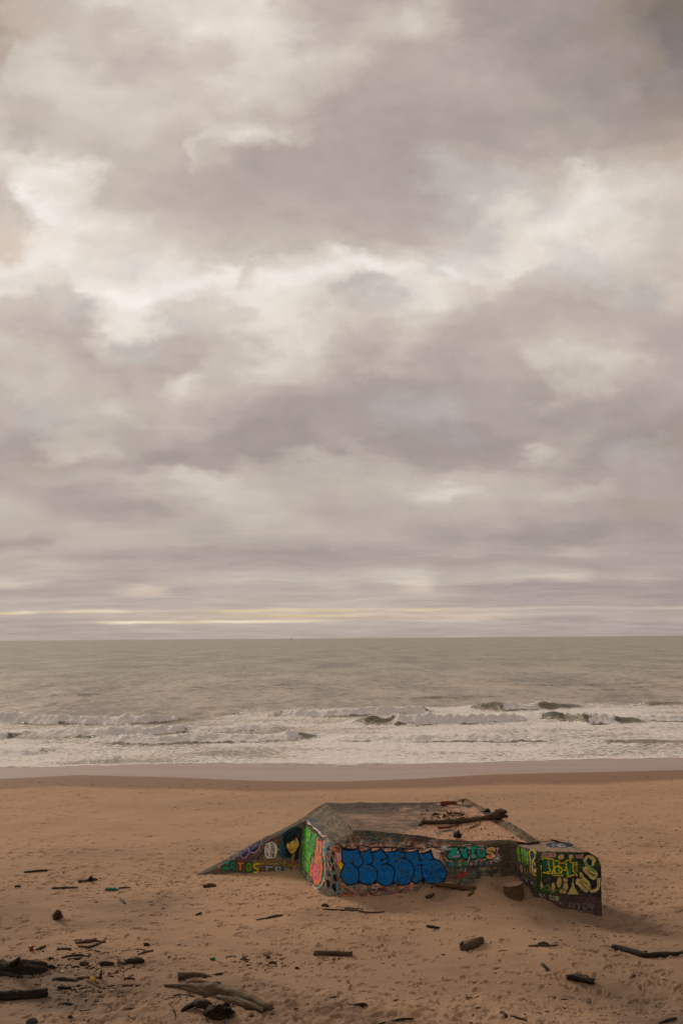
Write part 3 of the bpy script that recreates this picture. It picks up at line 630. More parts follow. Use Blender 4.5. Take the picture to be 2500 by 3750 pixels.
for p in ([(940, 398), (978, 394)], [(958, 376), (957, 424)], [(944, 412), (948, 424)], [(968, 404), (976, 420)], [(942, 444), (950, 454)], [(946, 486), (976, 450)], [(940, 505), (976, 500), (944, 545)], [(960, 522), (980, 542)],
          [(1010, 372), (1052, 368)], [(1030, 362), (1012, 396)], [(1024, 384), (1056, 402), (1014, 428)], [(1016, 410), (1052, 424)], [(1008, 446), (1014, 490), (1060, 496)], [(1030, 446), (1056, 446), (1054, 478), (1030, 478), (1030, 446)], [(1030, 462), (1054, 462)], [(1022, 436), (1050, 434)],
          [(1006, 516), (1030, 514)], [(1018, 504), (1016, 556)], [(1004, 540), (1030, 536)], [(1040, 510), (1060, 508), (1058, 552), (1038, 554), (1040, 510)], [(1040, 530), (1058, 530)], [(1048, 510), (1048, 552)]):
    stroke(C1, p, 7, (20, 22, 22), .95, sm=False)
fill(C1, [(365, 622), (455, 618), (458, 642), (405, 690), (465, 690), (462, 745), (335, 738), (338, 702), (402, 655), (362, 652)], (16, 100, 70), 1, 7)
fill(C1, [(470, 615), (522, 615), (532, 752), (506, 756), (496, 722), (476, 745), (462, 700)], (14, 96, 66), 1, 7); ell(C1, (497, 665), 8, 16, OL)
fill(C1, [(555, 625), (650, 618), (652, 655), (620, 662), (622, 748), (576, 750), (582, 666), (560, 660)], (148, 88, 32), 1, 7)
ell(C1, (718, 690), 48, 74, (56, 106, 34), ow=8); ell(C1, (718, 690), 16, 28, (100, 70, 30), ow=6)
stroke(C1, [(862, 638), (805, 648), (795, 696), (842, 712), (838, 750), (792, 756)], 36, OL); stroke(C1, [(862, 638), (805, 648), (795, 696), (842, 712), (838, 750), (792, 756)], 25, (176, 142, 22))
stroke(C1, [(290, 700), (315, 660), (300, 690), (325, 650)], 8, (160, 140, 20), .8)
fill(C1, [(942, 664), (1050, 660), (1050, 700), (988, 706), (984, 742), (944, 746)], (104, 112, 118), 1, 7)
fill(C1, [(1070, 670), (1162, 672), (1160, 738), (1074, 742)], (104, 112, 118), 1, 7); ell(C1, (1118, 706), 12, 14, OL); fill(C1, [(1185, 690), (1282, 696), (1282, 724), (1190, 732)], (96, 104, 108), 1, 7)
fill(C1, [(840, 560), (910, 590), (1000, 600), (1090, 590), (1080, 615), (980, 625), (860, 612)], (110, 82, 62), .7, 6)
stroke(C1, [(870, 380), (900, 340), (980, 320), (1050, 320)], 10, (22, 20, 22), .8); stroke(C1, [(830, 590), (860, 520), (900, 470), (880, 420)], 9, (22, 20, 22), .7)
# green and pink piece round the blunt corner
fill(PX, [(1092, 3184), (1110, 3020), (1150, 3012), (1200, 3060), (1250, 3088), (1250, 3300), (1180, 3295)], (70, 66, 60), .9, soft=2)
scrib(1195, 3075, 1245, 3290, 170, [(100, 86, 76), (60, 88, 86), (130, 60, 44), (24, 28, 28), (110, 104, 92)], 2, 6, 10, vert=1.6)
fill(C2, [(300, 150), (345, 100), (420, 180), (400, 200)], (170, 128, 116), .9)
stroke(C2, [(330, 200), (420, 200), (470, 300), (560, 340), (640, 430), (720, 520), (830, 520)], 44, (176, 134, 124), .85); stroke(C2, [(300, 230), (420, 250), (450, 330), (520, 400), (620, 480), (700, 560)], 60, (30, 34, 30), .95)
stroke(C2, [(340, 90), (480, 220), (600, 330), (690, 430)], 26, (18, 84, 110), .8)
fill(C2, [(262, 290), (330, 272), (402, 345), (432, 460), (400, 600), (392, 800), (445, 850), (475, 1000), (432, 1150), (402, 1350), (352, 1565), (308, 1490), (200, 1310), (170, 1150), (188, 700), (228, 420)], (52, 124, 26), 1, 14, sm=True)
fill(C2, [(470, 462), (560, 450), (575, 560), (524, 750), (502, 900), (462, 1010), (420, 1200), (392, 1000), (390, 780), (428, 560)], (34, 112, 46), 1, 12, sm=True)
for _ in range(46):
    x, y = R_.uniform(200, 470), R_.uniform(400, 1400); L = R_.uniform(80, 320); stroke(C2, [(x, y), (x+R_.uniform(-20, 20), y+L*.5), (x+R_.uniform(-30, 30)-L*.08, y+L)], R_.uniform(5, 16), R_.choice([(16, 34, 18), (84, 140, 30), (20, 100, 60), (110, 110, 90), (96, 134, 20), (30, 80, 24)]), .75)
fill(C2, [(556, 565), (612, 543), (634, 625), (702, 615), (728, 690), (712, 850), (684, 950), (660, 1000), (704, 1060), (722, 1200), (722, 1400), (692, 1600), (620, 1742), (520, 1806), (462, 1722), (442, 1560), (376, 1590), (372, 1450), (402, 1300), (436, 1000), (486, 1090), (530, 720)], (188, 82, 50), 1, 16, sm=True)
fill(C2, [(400, 1380), (470, 1200), (560, 1260), (640, 1300), (640, 1450), (580, 1650), (470, 1650), (440, 1500)], (176, 66, 78), .85, sm=True)
fill(C2, [(640, 640), (715, 640), (710, 850), (660, 960), (640, 900)], (178, 78, 70), .8)
for p, w_ in (([(555, 740), (545, 900), (520, 1090), (490, 1260)], 20), ([(480, 1000), (470, 1180), (450, 1350)], 26), ([(640, 690), (620, 850), (610, 980)], 18), ([(600, 1010), (650, 985), (700, 1050)], 20), ([(590, 1190), (640, 1110), (680, 1120), (650, 1220), (590, 1250)], 22), ([(640, 1270), (650, 1400), (610, 1530)], 26), ([(440, 1440), (450, 1560), (430, 1620)], 14)):
    stroke(C2, p, w_, (96, 100, 92)); stroke(C2, np.array(p)+6, w_*.4, OL, .9)
gb = [(758, 650), (738, 950), (780, 1120), (782, 1500), (700, 1750), (570, 1860)]
stroke(C2, gb, 92, OL); stroke(C2, gb, 64, (122, 100, 90))
for c_ in ((745, 860), (765, 1150), (752, 1520), (708, 1630), (610, 1810)): ell(C2, c_, 34, 44, (12, 104, 92), .9)
stroke(C2, [(810, 1050), (822, 1200), (822, 1550), (750, 1790), (620, 1900), (500, 1850), (430, 1700)], 20, OL)
for c_, rx, ry in (((912, 1250), 26, 70), ((975, 1140), 40, 75), ((905, 1510), 30, 80), ((1055, 1620), 46, 90), ((872, 1745), 48, 95), ((1022, 1850), 52, 110), ((1002, 1370), 28, 80), ((870, 850), 50, 60), ((1010, 960), 36, 60)): ell(C2, c_, rx, ry, (6, 14, 16), 1, rot=-14)
for p in ([(800, 620), (900, 720), (980, 640)], [(790, 900), (860, 700), (960, 680)], [(1100, 1750), (1090, 1900), (1200, 2000)], [(800, 760), (780, 980)]): stroke(C2, p, 24, (26, 108, 130), .85)
for p in ([(830, 580), (900, 640)], [(800, 700), (860, 640)], [(850, 1180), (930, 1350), (920, 1500)], [(780, 1650), (820, 1850)]): stroke(C2, p, 18, (150, 132, 110), .8)
fill(C2, [(1050, 960), (1210, 930), (1230, 1060), (1200, 1180), (1110, 1290), (1050, 1100)], (150, 118, 104), .9); stroke(C2, [(1060, 980), (1110, 1150), (1160, 1380)], 40, (132, 40, 42), .9); stroke(C2, [(1030, 900), (1150, 880), (1190, 910)], 40, (130, 42, 48), .9)
fill(C2, [(1120, 1200), (1210, 1160), (1280, 1250), (1210, 1390), (1150, 1360)], (184, 128, 28), .95, 8)
fill(C2, [(1190, 2060), (1250, 2010), (1340, 2030), (1330, 2090), (1190, 2085)], (160, 74, 44), .95)
for k in range(9): stroke(C2, [(400+k*30, 1690+k*40), (430+k*30, 1800+k*38)], 22, R_.choice([(130, 116, 96), (20, 20, 22), (150, 128, 100)]), .9)
stroke(C2, [(190, 640), (110, 1000), (80, 1370)], 16, (130, 106, 116), .8); stroke(C2, [(260, 270), (210, 500), (190, 700)], 12, (130, 134, 130), .8)
# the big blue piece
def c34(a3, a4): return np.vstack([C3(a3), C4(a4)])
body = np.vstack([C3([(135, 268), (220, 303), (330, 303), (430, 280), (492, 248), (505, 350), (620, 318), (738, 268), (752, 356), (860, 335), (965, 288), (1000, 350), (1110, 352), (1215, 335)]),
    C4([(0, 400), (120, 370), (238, 345), (262, 440), (430, 408), (612, 352), (625, 447), (740, 452), (860, 420), (936, 372), (962, 500), (1012, 582), (1100, 590), (1200, 650), (1282, 770), (1312, 900), (1292, 1020), (1230, 1120), (1100, 1185), (860, 1200), (785, 1110), (742, 1060), (700, 1130), (620, 1185), (540, 1200), (452, 1150), (400, 1205), (280, 1248), (150, 1252), (60, 1205), (2, 1120)]),
    C3([(1215, 1000), (1150, 1052), (1040, 1072), (930, 1040), (840, 960), (790, 1012), (720, 1047), (620, 1036), (540, 1000), (490, 950), (440, 1010), (330, 1056), (240, 1045), (160, 980), (115, 880), (118, 770), (150, 680), (190, 602), (150, 566), (142, 520), (148, 400)])])
for p in ([(530, 258), (632, 298), (535, 325)], [(765, 252), (955, 268), (768, 338)], [(1000, 272), (1150, 266), (1160, 342), (1015, 348)], [(1180, 280), (1330, 285), (1180, 335)]): fill(C3, p, (168, 124, 114), .9, 10)
for p in ([(285, 416), (400, 340), (592, 328), (560, 362), (430, 402)], [(620, 352), (735, 442), (622, 444)], [(708, 385), (850, 308), (1000, 298), (1120, 330), (1196, 368), (1162, 606), (1052, 582), (1000, 520), (955, 375), (930, 345), (850, 400), (740, 432)]): fill(C4, p, (174, 136, 124), .95, 12)
for _ in range(22): x, y = R_.uniform(960, 1180), R_.uniform(340, 560); stroke(C4, [(x, y), (x+R_.uniform(-40, 50), y+R_.uniform(-20, 30))], 8, R_.choice([(130, 44, 50), (60, 70, 110), (110, 88, 80)]), .7)
fill(PX, body, (1, 70, 128), 1)
s_ = box(body, 2)
for _ in range(60): x, y = R_.uniform(1255, 1620), R_.uniform(3110, 3240); stroke(PX, [(x, y), (x+R_.uniform(8, 30), y+R_.uniform(-3, 3))], R_.uniform(1, 5), R_.choice([(0, 60, 112), (4, 80, 140), (0, 54, 100)]), .0 if False else .35 if (x-1250) > 0 else 0)
stroke(PX, body, 4.4, OL, sm=False, closed=True)
for c_ in ((490, 990), (822, 1000), (1218, 1020)): fill(C3, [(c_[0]-40, c_[1]), (c_[0], c_[1]-40), (c_[0]+40, c_[1]), (c_[0], c_[1]+40)], OL)
fill(C4, [(690, 1140), (742, 1050), (800, 1130), (760, 1190), (700, 1190)], OL)
for p in ([(492, 345), (520, 410), (572, 480), (580, 560), (530, 640), (450, 676), (400, 640), (350, 572)], [(420, 650), (470, 720), (490, 800), (488, 950)], [(745, 350), (785, 460), (785, 530), (740, 590), (655, 606)], [(710, 606), (800, 660), (860, 740), (880, 830), (862, 920), (812, 1000)],
          [(985, 340), (1050, 410), (1105, 450), (1040, 487), (948, 525)], [(1040, 487), (1100, 510), (1112, 560), (1060, 592), (970, 622)], [(1060, 595), (1140, 622), (1212, 690), (1242, 790), (1236, 900), (1215, 1000)]): stroke(C3, p, 25, OL)
stroke(C3, [(948, 525), (990, 498)], 34, OL); ell(C3, (352, 562), 40, 44, OL); ell(C3, (356, 556), 10, 20, (120, 120, 70), rot=-30)
fill(C3, [(130, 262), (110, 200), (200, 255), (330, 262), (455, 250), (500, 245), (430, 282), (330, 305), (220, 303)], OL)
stroke(C3, [(160, 215), (220, 240), (280, 200), (310, 235), (270, 270), (200, 245)], 10, (20, 20, 20), .9)
stroke(C3, [(450, 235), (600, 208), (740, 245), (960, 248), (1200, 262), (1500, 282)], 20, OL, sm=True)
stroke(C4, [(190, 318), (400, 325), (560, 300), (700, 330), (860, 288), (1040, 285), (1200, 300), (1290, 370)], 20, OL)
fill(C4, [(24, 700), (50, 610), (140, 548), (250, 558), (300, 592), (180, 592), (100, 622)], OL, sm=True)
for c_ in ((80, 608), (105, 590), (140, 576), (185, 570)): ell(C4, c_, 9, 11, (140, 134, 80))
for p in ([(250, 560), (340, 606), (430, 680), (492, 780), (514, 880), (500, 985), (462, 1080), (430, 1150)], [(242, 345), (262, 450), (288, 590)], [(610, 350), (612, 450), (632, 560), (680, 622)], [(932, 375), (960, 490), (1012, 582)]): stroke(C4, p, 26, OL)
for p in ([(618, 636), (715, 622)], [(615, 748), (752, 738)], [(902, 622), (950, 594), (1080, 592)]): stroke(C4, p, 28, OL)
stroke(C4, [(682, 750), (700, 880), (735, 1020), (792, 1130)], 30, OL); stroke(C4, [(12, 395), (20, 512), (130, 480), (250, 440)], 12, OL); fill(C4, [(140, 405), (235, 400), (250, 450), (170, 440)], OL)
for p in ([(165, 685), (230, 632)], [(248, 715), (305, 675)], [(345, 668), (385, 640)], [(155, 822), (240, 768)], [(305, 790), (392, 742)], [(175, 878), (242, 858)], [(308, 860), (366, 846)], [(190, 962), (258, 975)], [(300, 935), (392, 928)], [(188, 1062), (250, 1085)], [(302, 1020), (378, 1020)], [(290, 1105), (345, 1140)],
          [(420, 770), (600, 768)], [(390, 700), (470, 682)], [(525, 850), (590, 895)], [(520, 962), (555, 995)], [(440, 930), (480, 945)], [(395, 630), (465, 618)], [(400, 1090), (440, 1110)], [(480, 1060), (520, 1085)]): stroke(C4, p, 11, (4, 22, 54), .9, sm=False)
stroke(C4, [(110, 1095), (140, 1190)], 30, (6, 20, 26), .9)
for p in ([(760, 830), (850, 890), (770, 950)], [(880, 830), (830, 950), (860, 1010)], [(900, 860), (910, 990), (950, 880), (960, 980)], [(930, 790), (980, 770), (1020, 775)], [(920, 790), (950, 820), (975, 795), (950, 780)], [(990, 860), (1010, 980), (1060, 850), (1080, 960), (1130, 830)], [(1060, 820), (1150, 960), (1170, 1010)],
          [(1160, 860), (1200, 900), (1245, 880), (1250, 810), (1200, 775), (1160, 810), (1180, 860), (1215, 850), (1210, 815)], [(850, 1080), (900, 1020), (960, 1060), (1000, 1010), (1060, 1040), (1120, 1000)], [(1110, 1100), (1160, 1060), (1215, 1095)], [(820, 960), (960, 970)]): stroke(C4, p, 11, (4, 20, 56), .9)
stroke(C4, [(720, 295), (820, 300)], 14, (196, 180, 180)); stroke(C4, [(765, 255), (772, 335)], 14, (196, 180, 180))
# teal name
fill(C5, [(60, 330), (90, 330), (180, 300), (300, 470), (1130, 500), (1120, 600), (900, 640), (200, 620), (120, 480)], (40, 52, 42), .8, soft=3)
scrib(1632, 3165, 1800, 3215, 220, [(30, 70, 60), (22, 26, 28), (60, 66, 72), (112, 34, 34), (36, 56, 40), (90, 84, 80), (46, 52, 30)], 2, 7, 14)
scrib(1800, 3090, 1885, 3205, 110, [(44, 40, 34), (60, 54, 46), (34, 36, 34), (30, 44, 36)], 3, 9, 14)
fill(PX, [(1820, 3086), (1895, 3086), (1895, 3210), (1830, 3210)], (44, 39, 33), .7, soft=8)  # shade of the recess beside the end block, painted over the wall
fill(C5, [(0, 120), (1380, 90), (1390, 175), (0, 200)], (74, 66, 50), .85, soft=3)
for xy in ((480, 770), (560, 740), (430, 800)): ell(C5, xy, 60, 60, (128, 34, 34), .7, soft=4)
for x, w_, c_ in ((300, 100, (34, 96, 104)), (440, 90, (36, 100, 60)), (590, 70, (50, 96, 60)), (690, 50, (84, 86, 98)), (780, 45, (80, 84, 100)), (880, 45, (74, 80, 96)), (985, 42, (78, 86, 94)), (1080, 36, (74, 70, 66))): ell(C5, (x, 560), w_*.85, 56, c_, .85, ow=6, soft=1.5)
Zp = [(150, 238), (290, 232), (408, 240), (418, 300), (352, 355), (472, 350), (482, 440), (400, 456), (250, 450), (212, 400), (230, 340), (295, 300), (180, 292)]
Tp = [(550, 228), (640, 195), (740, 205), (824, 242), (812, 272), (764, 270), (740, 330), (790, 390), (818, 440), (780, 462), (680, 456), (662, 400), (690, 340), (690, 290), (600, 278)]
Ap = [(458, 255), (520, 220), (580, 232), (616, 330), (624, 450), (575, 474), (540, 466), (500, 380), (468, 300)]
for P_ in (Zp, Tp, Ap): stroke(C5, P_, 40, OL, sm=False, closed=True)
ell(C5, (880, 335), 108, 122, OL); So = [(1120, 302), (1080, 268), (1012, 282), (1012, 330), (1082, 370), (1112, 408), (1062, 438), (1002, 424)]; stroke(C5, So, 98, OL)
fill(C5, Zp, (14, 112, 102)); fill(C5, Tp, (14, 112, 100)); fill(C5, Ap, (14, 110, 98)); ell(C5, (880, 335), 90, 104, (14, 112, 104)); stroke(C5, So, 62, (196, 134, 84))
stroke(C5, So[:5], 10, OL, .7); stroke(C5, Ap, 9, OL, sm=False, closed=True)
for c_ in ((545, 322), (540, 255)): ell(C5, c_, 16, 24, OL)
ell(C5, (878, 300), 28, 22, OL); ell(C5, (884, 362), 26, 22, OL); ell(C5, (750, 305), 20, 28, OL); fill(C5, [(380, 350), (425, 300), (440, 350)], (170, 176, 170), .9)
for c_ in ((548, 322), (884, 303), (886, 366), (752, 312)): ell(C5, c_, 8, 10, (190, 190, 186))
for c_, rx, ry in (((235, 255), 70, 9), ((380, 412), 75, 15), ((640, 238), 46, 14), ((735, 410), 42, 14), ((880, 264), 46, 12), ((495, 280), 24, 12), ((1045, 430), 44, 16), ((103, 310), 18, 18), ((142, 425), 16, 17), ((232, 192), 22, 14), ((300, 498), 17, 17), ((872, 494), 17, 17), ((1188, 265), 20, 18), ((1202, 380), 18, 18), ((1056, 548), 17, 22), ((680, 574), 20, 16), ((456, 516), 15, 15), ((648, 345), 16, 20), ((450, 572), 16, 16)): ell(C5, c_, rx, ry, (192, 84, 92), .9, rot=-4)
for c_ in ((148, 232), (1182, 450)):
    for a in range(0, 180, 38): dx_, dy_ = 78*math.cos(math.radians(a)), 78*math.sin(math.radians(a)); stroke(C5, [(c_[0]-dx_, c_[1]-dy_), (c_[0]+dx_, c_[1]+dy_)], 9, (176, 176, 172), .9)
    ell(C5, c_, 16, 16, (200, 196, 194))
for p in ([(515, 210), (580, 180), (690, 180)], [(850, 215), (900, 212), (922, 232)], [(172, 420), (205, 475), (290, 500)], [(645, 420), (645, 480), (612, 522)], [(828, 450), (815, 490), (755, 502)], [(955, 450), (945, 475), (905, 486)], [(1125, 488), (1090, 505), (1030, 514)], [(1150, 255), (1185, 300), (1160, 360)], [(548, 655), (548, 710)]): stroke(C5, p, 10, (190, 188, 184), .9)
for y in (3094, 3100, 3118, 3142, 3170): stroke(PX, [(1790, y), (1880, y+1)], 1.3, (28, 25, 22), .6)
for y in (3171,): stroke(PX, [(1650, y), (1800, y)], 1.2, (26, 26, 26), .7)
# end block, side face
fill(PX, [(1870, 3085), (1965, 3110), (1965, 3292), (1870, 3210)], (56, 52, 46), .95, soft=2)
scrib(1888, 3165, 1962, 3285, 170, [(22, 24, 26), (64, 64, 62), (86, 78, 62), (36, 38, 44), (54, 48, 44)], 1.5, 5, 9, vert=1.7)
scrib(1900, 3085, 1962, 3110, 40, [(70, 64, 66), (50, 46, 44), (90, 80, 70)], 1, 4, 8, vert=1.5)
for p in ([(290, 380), (352, 372), (372, 430), (412, 430), (440, 800), (468, 900), (420, 975), (335, 962), (308, 700)], [(448, 462), (510, 448), (545, 700), (570, 960), (522, 1022), (484, 980)], [(538, 490), (602, 488), (632, 700), (642, 1080), (592, 1064), (560, 800)], [(650, 575), (716, 600), (742, 1000), (694, 1092), (652, 1050)]): fill(C6, p, (78, 120, 32), .95, 14, sm=True)
for _ in range(14): x, y = R_.uniform(310, 720), R_.uniform(500, 900); stroke(C6, [(x, y), (x+R_.uniform(-10, 20), y+R_.uniform(60, 200))], 12, R_.choice([(30, 70, 20), (24, 96, 40), (100, 130, 50)]), .7)
fill(C6, [(795, 570), (845, 538), (900, 580), (985, 660), (1055, 900), (1030, 1180), (950, 1210), (900, 1000), (850, 900), (800, 800)], (6, 34, 66), 1, sm=True)
for p, w_ in (([(760, 520), (840, 490), (905, 560), (962, 660), (970, 780), (895, 900), (866, 1100), (880, 1290), (945, 1430), (1020, 1400), (1050, 1180)], 44), ([(770, 520), (772, 700), (818, 900), (806, 1280), (880, 1360)], 34), ([(900, 500), (1000, 640), (1040, 780)], 34)): stroke(C6, p, w_+22, (10, 12, 18)); stroke(C6, p, w_, (168, 138, 24))
ell(C6, (955, 1010), 22, 90, (180, 148, 30)); ell(C6, (960, 1270), 56, 80, (150, 120, 66), .9)
for c_, rx, ry in (((455, 1210), 66, 160), ((600, 1290), 40, 150), ((690, 1290), 32, 90), ((690, 1450), 34, 70)): ell(C6, c_, rx, ry, (110, 102, 72), .95, ow=16)
ell(C6, (600, 1290), 18, 60, (20, 60, 30)); ell(C6, (690, 1450), 14, 34, (20, 60, 30)); ell(C6, (330, 1150), 46, 130, (92, 54, 30), .8)
stroke(C6, [(700, 1600), (800, 1800), (950, 1900), (1080, 1750), (1120, 1500)], 30, (18, 20, 24)); stroke(C6, [(640, 1560), (680, 1640), (640, 1600), (690, 1700)], 10, (150, 150, 150), .8); fill(C6, [(780, 1660), (900, 1650), (850, 1810)], (100, 100, 96), .8)
# end block, front face
fill(C7, [(70, 330), (900, 340), (1460, 350), (1500, 1320), (900, 1280), (80, 1330)], (28, 42, 20), 1, soft=2)
fill(C7, [(900, 360), (1470, 360), (1500, 1340), (700, 1300), (760, 900), (980, 850), (960, 560)], (12, 20, 34), .9, soft=3)
for c_, rx, ry in (((1020, 640), 90, 60), ((1350, 620), 100, 90), ((120, 430), 80, 60), ((1010, 740), 60, 60), ((350, 1150), 200, 80), ((600, 1240), 300, 40)): ell(C7, c_, rx, ry, (38, 58, 16), .75, soft=5)
fill(C7, [(60, 1270), (600, 1260), (760, 1260), (1480, 1300), (1500, 1800), (60, 1700)], (50, 40, 34), .95, soft=4)
scrib(2030, 3275, 2200, 3350, 60, [(60, 40, 40), (40, 34, 30), (70, 48, 54), (34, 34, 32)], 3, 9, 14, .6)
fill(C7, [(180, 350), (460, 340), (500, 400), (440, 450), (170, 470)], (128, 96, 90), .9); fill(C7, [(880, 400), (1080, 370), (1060, 480), (930, 480)], (118, 92, 82), .9)
CRM = (136, 122, 72)
ell(C7, (590, 440), 76, 66, CRM, ow=8); ell(C7, (805, 440), 60, 56, CRM, ow=8); fill(C7, [(640, 360), (720, 360), (700, 420), (660, 470)], (14, 30, 60))
for _ in range(16): x, y = R_.uniform(180, 480), R_.uniform(360, 450); stroke(C7, [(x, y), (x+20, y-40), (x+40, y+10)], 6, R_.choice([(170, 120, 120), (60, 50, 50)]), .8)
stroke(C7, [(120, 350), (100, 335), (180, 325), (260, 330)], 9, (110, 150, 140)); stroke(C7, [(465, 330), (465, 500)], 7, (140, 150, 150), .8)
fill(C7, [(208, 505), (240, 465), (430, 492), (560, 522), (700, 560), (850, 560), (870, 700), (945, 852), (700, 868), (400, 822), (210, 792)], (10, 66, 50), 1, 12)
for _ in range(16): ell(C7, (R_.uniform(230, 860), R_.uniform(540, 820)), 26, 34, R_.choice([(14, 84, 70), (8, 44, 36), (60, 100, 80), (40, 96, 60)]), .6, soft=3)
YL = (176, 154, 14)
for p in ([(210, 500), (240, 470), (430, 492), (432, 560)], [(215, 792), (400, 800), (440, 690), (430, 520), (558, 532), (552, 620), (470, 640), (452, 782), (602, 800), (604, 660), (520, 645)], [(330, 520), (318, 600), (372, 742), (300, 772)], [(412, 832), (640, 852)], [(580, 572), (690, 572), (704, 520), (795, 508), (775, 560)], [(692, 580), (722, 700), (742, 860), (870, 832)], [(790, 560), (852, 570), (852, 742), (945, 852)], [(628, 720), (690, 720), (692, 640)], [(540, 700), (570, 790)]):
    stroke(C7, p, 40, (8, 14, 12), sm=False); stroke(C7, p, 27, YL, sm=False)
fill(C7, [(875, 560), (950, 555), (948, 780), (900, 740)], CRM, .9)
for k in range(4): stroke(C7, [(905+k*10, 600+k*20), (885+k*12, 700+k*10)], 6, OL)
fill(C7, [(150, 620), (190, 615), (195, 680), (182, 780), (188, 1000), (250, 1110), (160, 1140), (168, 900), (165, 720)], CRM, 1, 10)
stroke(C7, [(100, 560), (150, 500), (200, 500)], 10, (110, 120, 110), .7); stroke(C7, [(150, 900), (210, 980)], 8, OL)
fill(C7, [(842, 880), (858, 880), (884, 1060), (990, 1255), (720, 1255), (818, 1080)], (126, 118, 62), 1, 12)
for c_, rx, ry in (((690, 950), 64, 66), ((700, 1080), 58, 92), ((560, 990), 56, 120), ((440, 1090), 44, 110), ((620, 1180), 60, 50), ((680, 1200), 46, 46)): ell(C7, c_, rx, ry, (132, 112, 68), 1, ow=10)
fill(C7, [(225, 890), (370, 870), (400, 1000), (250, 1010)], (22, 24, 30), .95); text(C7, 'KEB', 245, 910, 34, 70, 10, 7, (90, 96, 104), .8); ell(C7, (435, 945), 42, 50, (30, 28, 24), ow=14)
for p in ([(170, 1140), (340, 1050), (400, 1220), (650, 1100)], [(350, 1060), (380, 1120)], [(280, 1150), (340, 1180), (360, 1120)]): stroke(C7, p, 9, (130, 136, 120), .8, sm=False)
SA = [(1272, 620), (1298, 540), (1252, 458), (1180, 438), (1118, 478), (1110, 570), (1200, 680), (1318, 780), (1346, 850), (1326, 905), (1268, 905), (1200, 845), (1112, 745), (1092, 708), (1122, 690), (1182, 722), (1280, 815)]
SB = [(1022, 815), (1062, 900), (1168, 1000), (1204, 1080), (1190, 1148), (1132, 1172), (1060, 1115), (962, 1000), (950, 952), (990, 940), (1062, 1012), (1145, 1100)]
SC = [(1398, 950), (1404, 1060), (1352, 1150), (1258, 1178)]
for p in (SA, SB, SC): stroke(C7, p, 100, (10, 16, 20))
for p in (SC, SB, SA):
    stroke(C7, p, 66, (142, 128, 76)); stroke(C7, p, 20, (128, 112, 58), .6)
stroke(C7, SA[5:8], 62, (70, 104, 56), .9)
for p in ([(1150, 740), (1280, 850)], [(1010, 980), (1130, 1110)]): stroke(C7, p, 16, (12, 20, 24))
ell(C7, (1205, 535), 44, 56, (12, 24, 40))
for p, sgn in ((SC, -1), (SB[7:], 1), (SA[:5], 1)):
    q = spl(np.array(p, float), n=5)
    for a in q[::2]: ell(C7, (a[0]+R_.uniform(-6, 6)-36*sgn*.7, a[1]+26*sgn), 14, 12, (142, 128, 76), .9)
for _ in range(34): ell(C7, (R_.uniform(780, 1440), R_.uniform(480, 1240)), 8, 9, (110, 124, 110), .7)
WH = (158, 164, 156)
text(C7, 'BOMP', 360, 1275, 40, 100, 12, 9, WH, .9, 8); text(C7, 'ALS', 120, 1215, 40, 70, 12, 8, WH, .75, 22); text(C7, 'ON', 330, 1420, 60, 70, 20, 8, (130, 132, 124), .7, 12)
text(C7, 'BDURY', 760, 1420, 86, 170, 24, 9, (134, 136, 130), .7, 14, True)
for k in range(3): stroke(C7, [(570+k*12, 1400), (575+k*12, 1440)], 6, WH, .8)
for x in (1215, 1240): stroke(C7, [(x, 1440), (x-6, 1500)], 7, WH, .8)
scrib(2110, 3282, 2180, 3310, 30, [(84, 44, 66), (70, 46, 60)], 1.5, 3, 10, .8)
scrib(1970, 3125, 2195, 3275, 60, [(96, 92, 40), (22, 30, 40), (44, 66, 26), (110, 98, 60), (20, 40, 40)], 1, 3.5, 9, .7)
for _ in range(500):   # chips and scuffs
    x, y = R_.uniform(700, 2205), R_.uniform(2990, 3370); stroke(PX, [(x, y), (x+R_.uniform(.5, 4), y+R_.uniform(-1, 1))], R_.uniform(.6, 1.8), R_.choice([(120, 110, 98), (40, 36, 32), (90, 80, 70)]), .45)
wear = (1+.14*nz+.10*fbm(gx/3, gy/3, 0, 2, 330))[..., None]
wallmask = G.copy()
lum_ = G.mean(2, keepdims=True)
grime = ss(fbm(gx/26, gy/14, 0, 5, 360), -.05, .5)[..., None]*.22
G = (G*.93+lum_*np.array((1.04, 1., .90))*.07)*.97
G = G*(1-grime)+np.array((58, 50, 40))*grime
G = np.clip(G*wear, 0, 255)
# roof and block-top colours (seen at their own place)
RF = np.array((98, 81, 67))*(1+.25*nh+.18*nz2)[..., None]
sandm = ss(1.5*fbm(gx/46, gy/8, 0, 5, 340)+(gx-1560)/240+(gy-2985)/120, .05, .5)[..., None]
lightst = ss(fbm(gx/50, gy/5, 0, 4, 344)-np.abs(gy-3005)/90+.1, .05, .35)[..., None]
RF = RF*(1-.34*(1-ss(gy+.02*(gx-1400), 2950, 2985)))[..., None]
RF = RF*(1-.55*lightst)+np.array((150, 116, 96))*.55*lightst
RF = RF*(1-sandm)+np.array((147, 113, 88))*(1+.12*nz+.10*nh)[..., None]*sandm
dkp = ss(fbm(gx/22, gy/7, 0, 4, 350)-.30-((gx-1650)/170)**2-((gy-2985)/50)**2*.4+.25, 0, .25)[..., None]*.6
RF = RF*(1-dkp)+np.array((74, 58, 44))*dkp
Gs = G; G = np.clip(RF, 0, 255)
BT = np.array((112, 92, 78))*(1+.12*nz+.08*nz2)[..., None]
tmp = G; G = np.clip(BT, 0, 255)
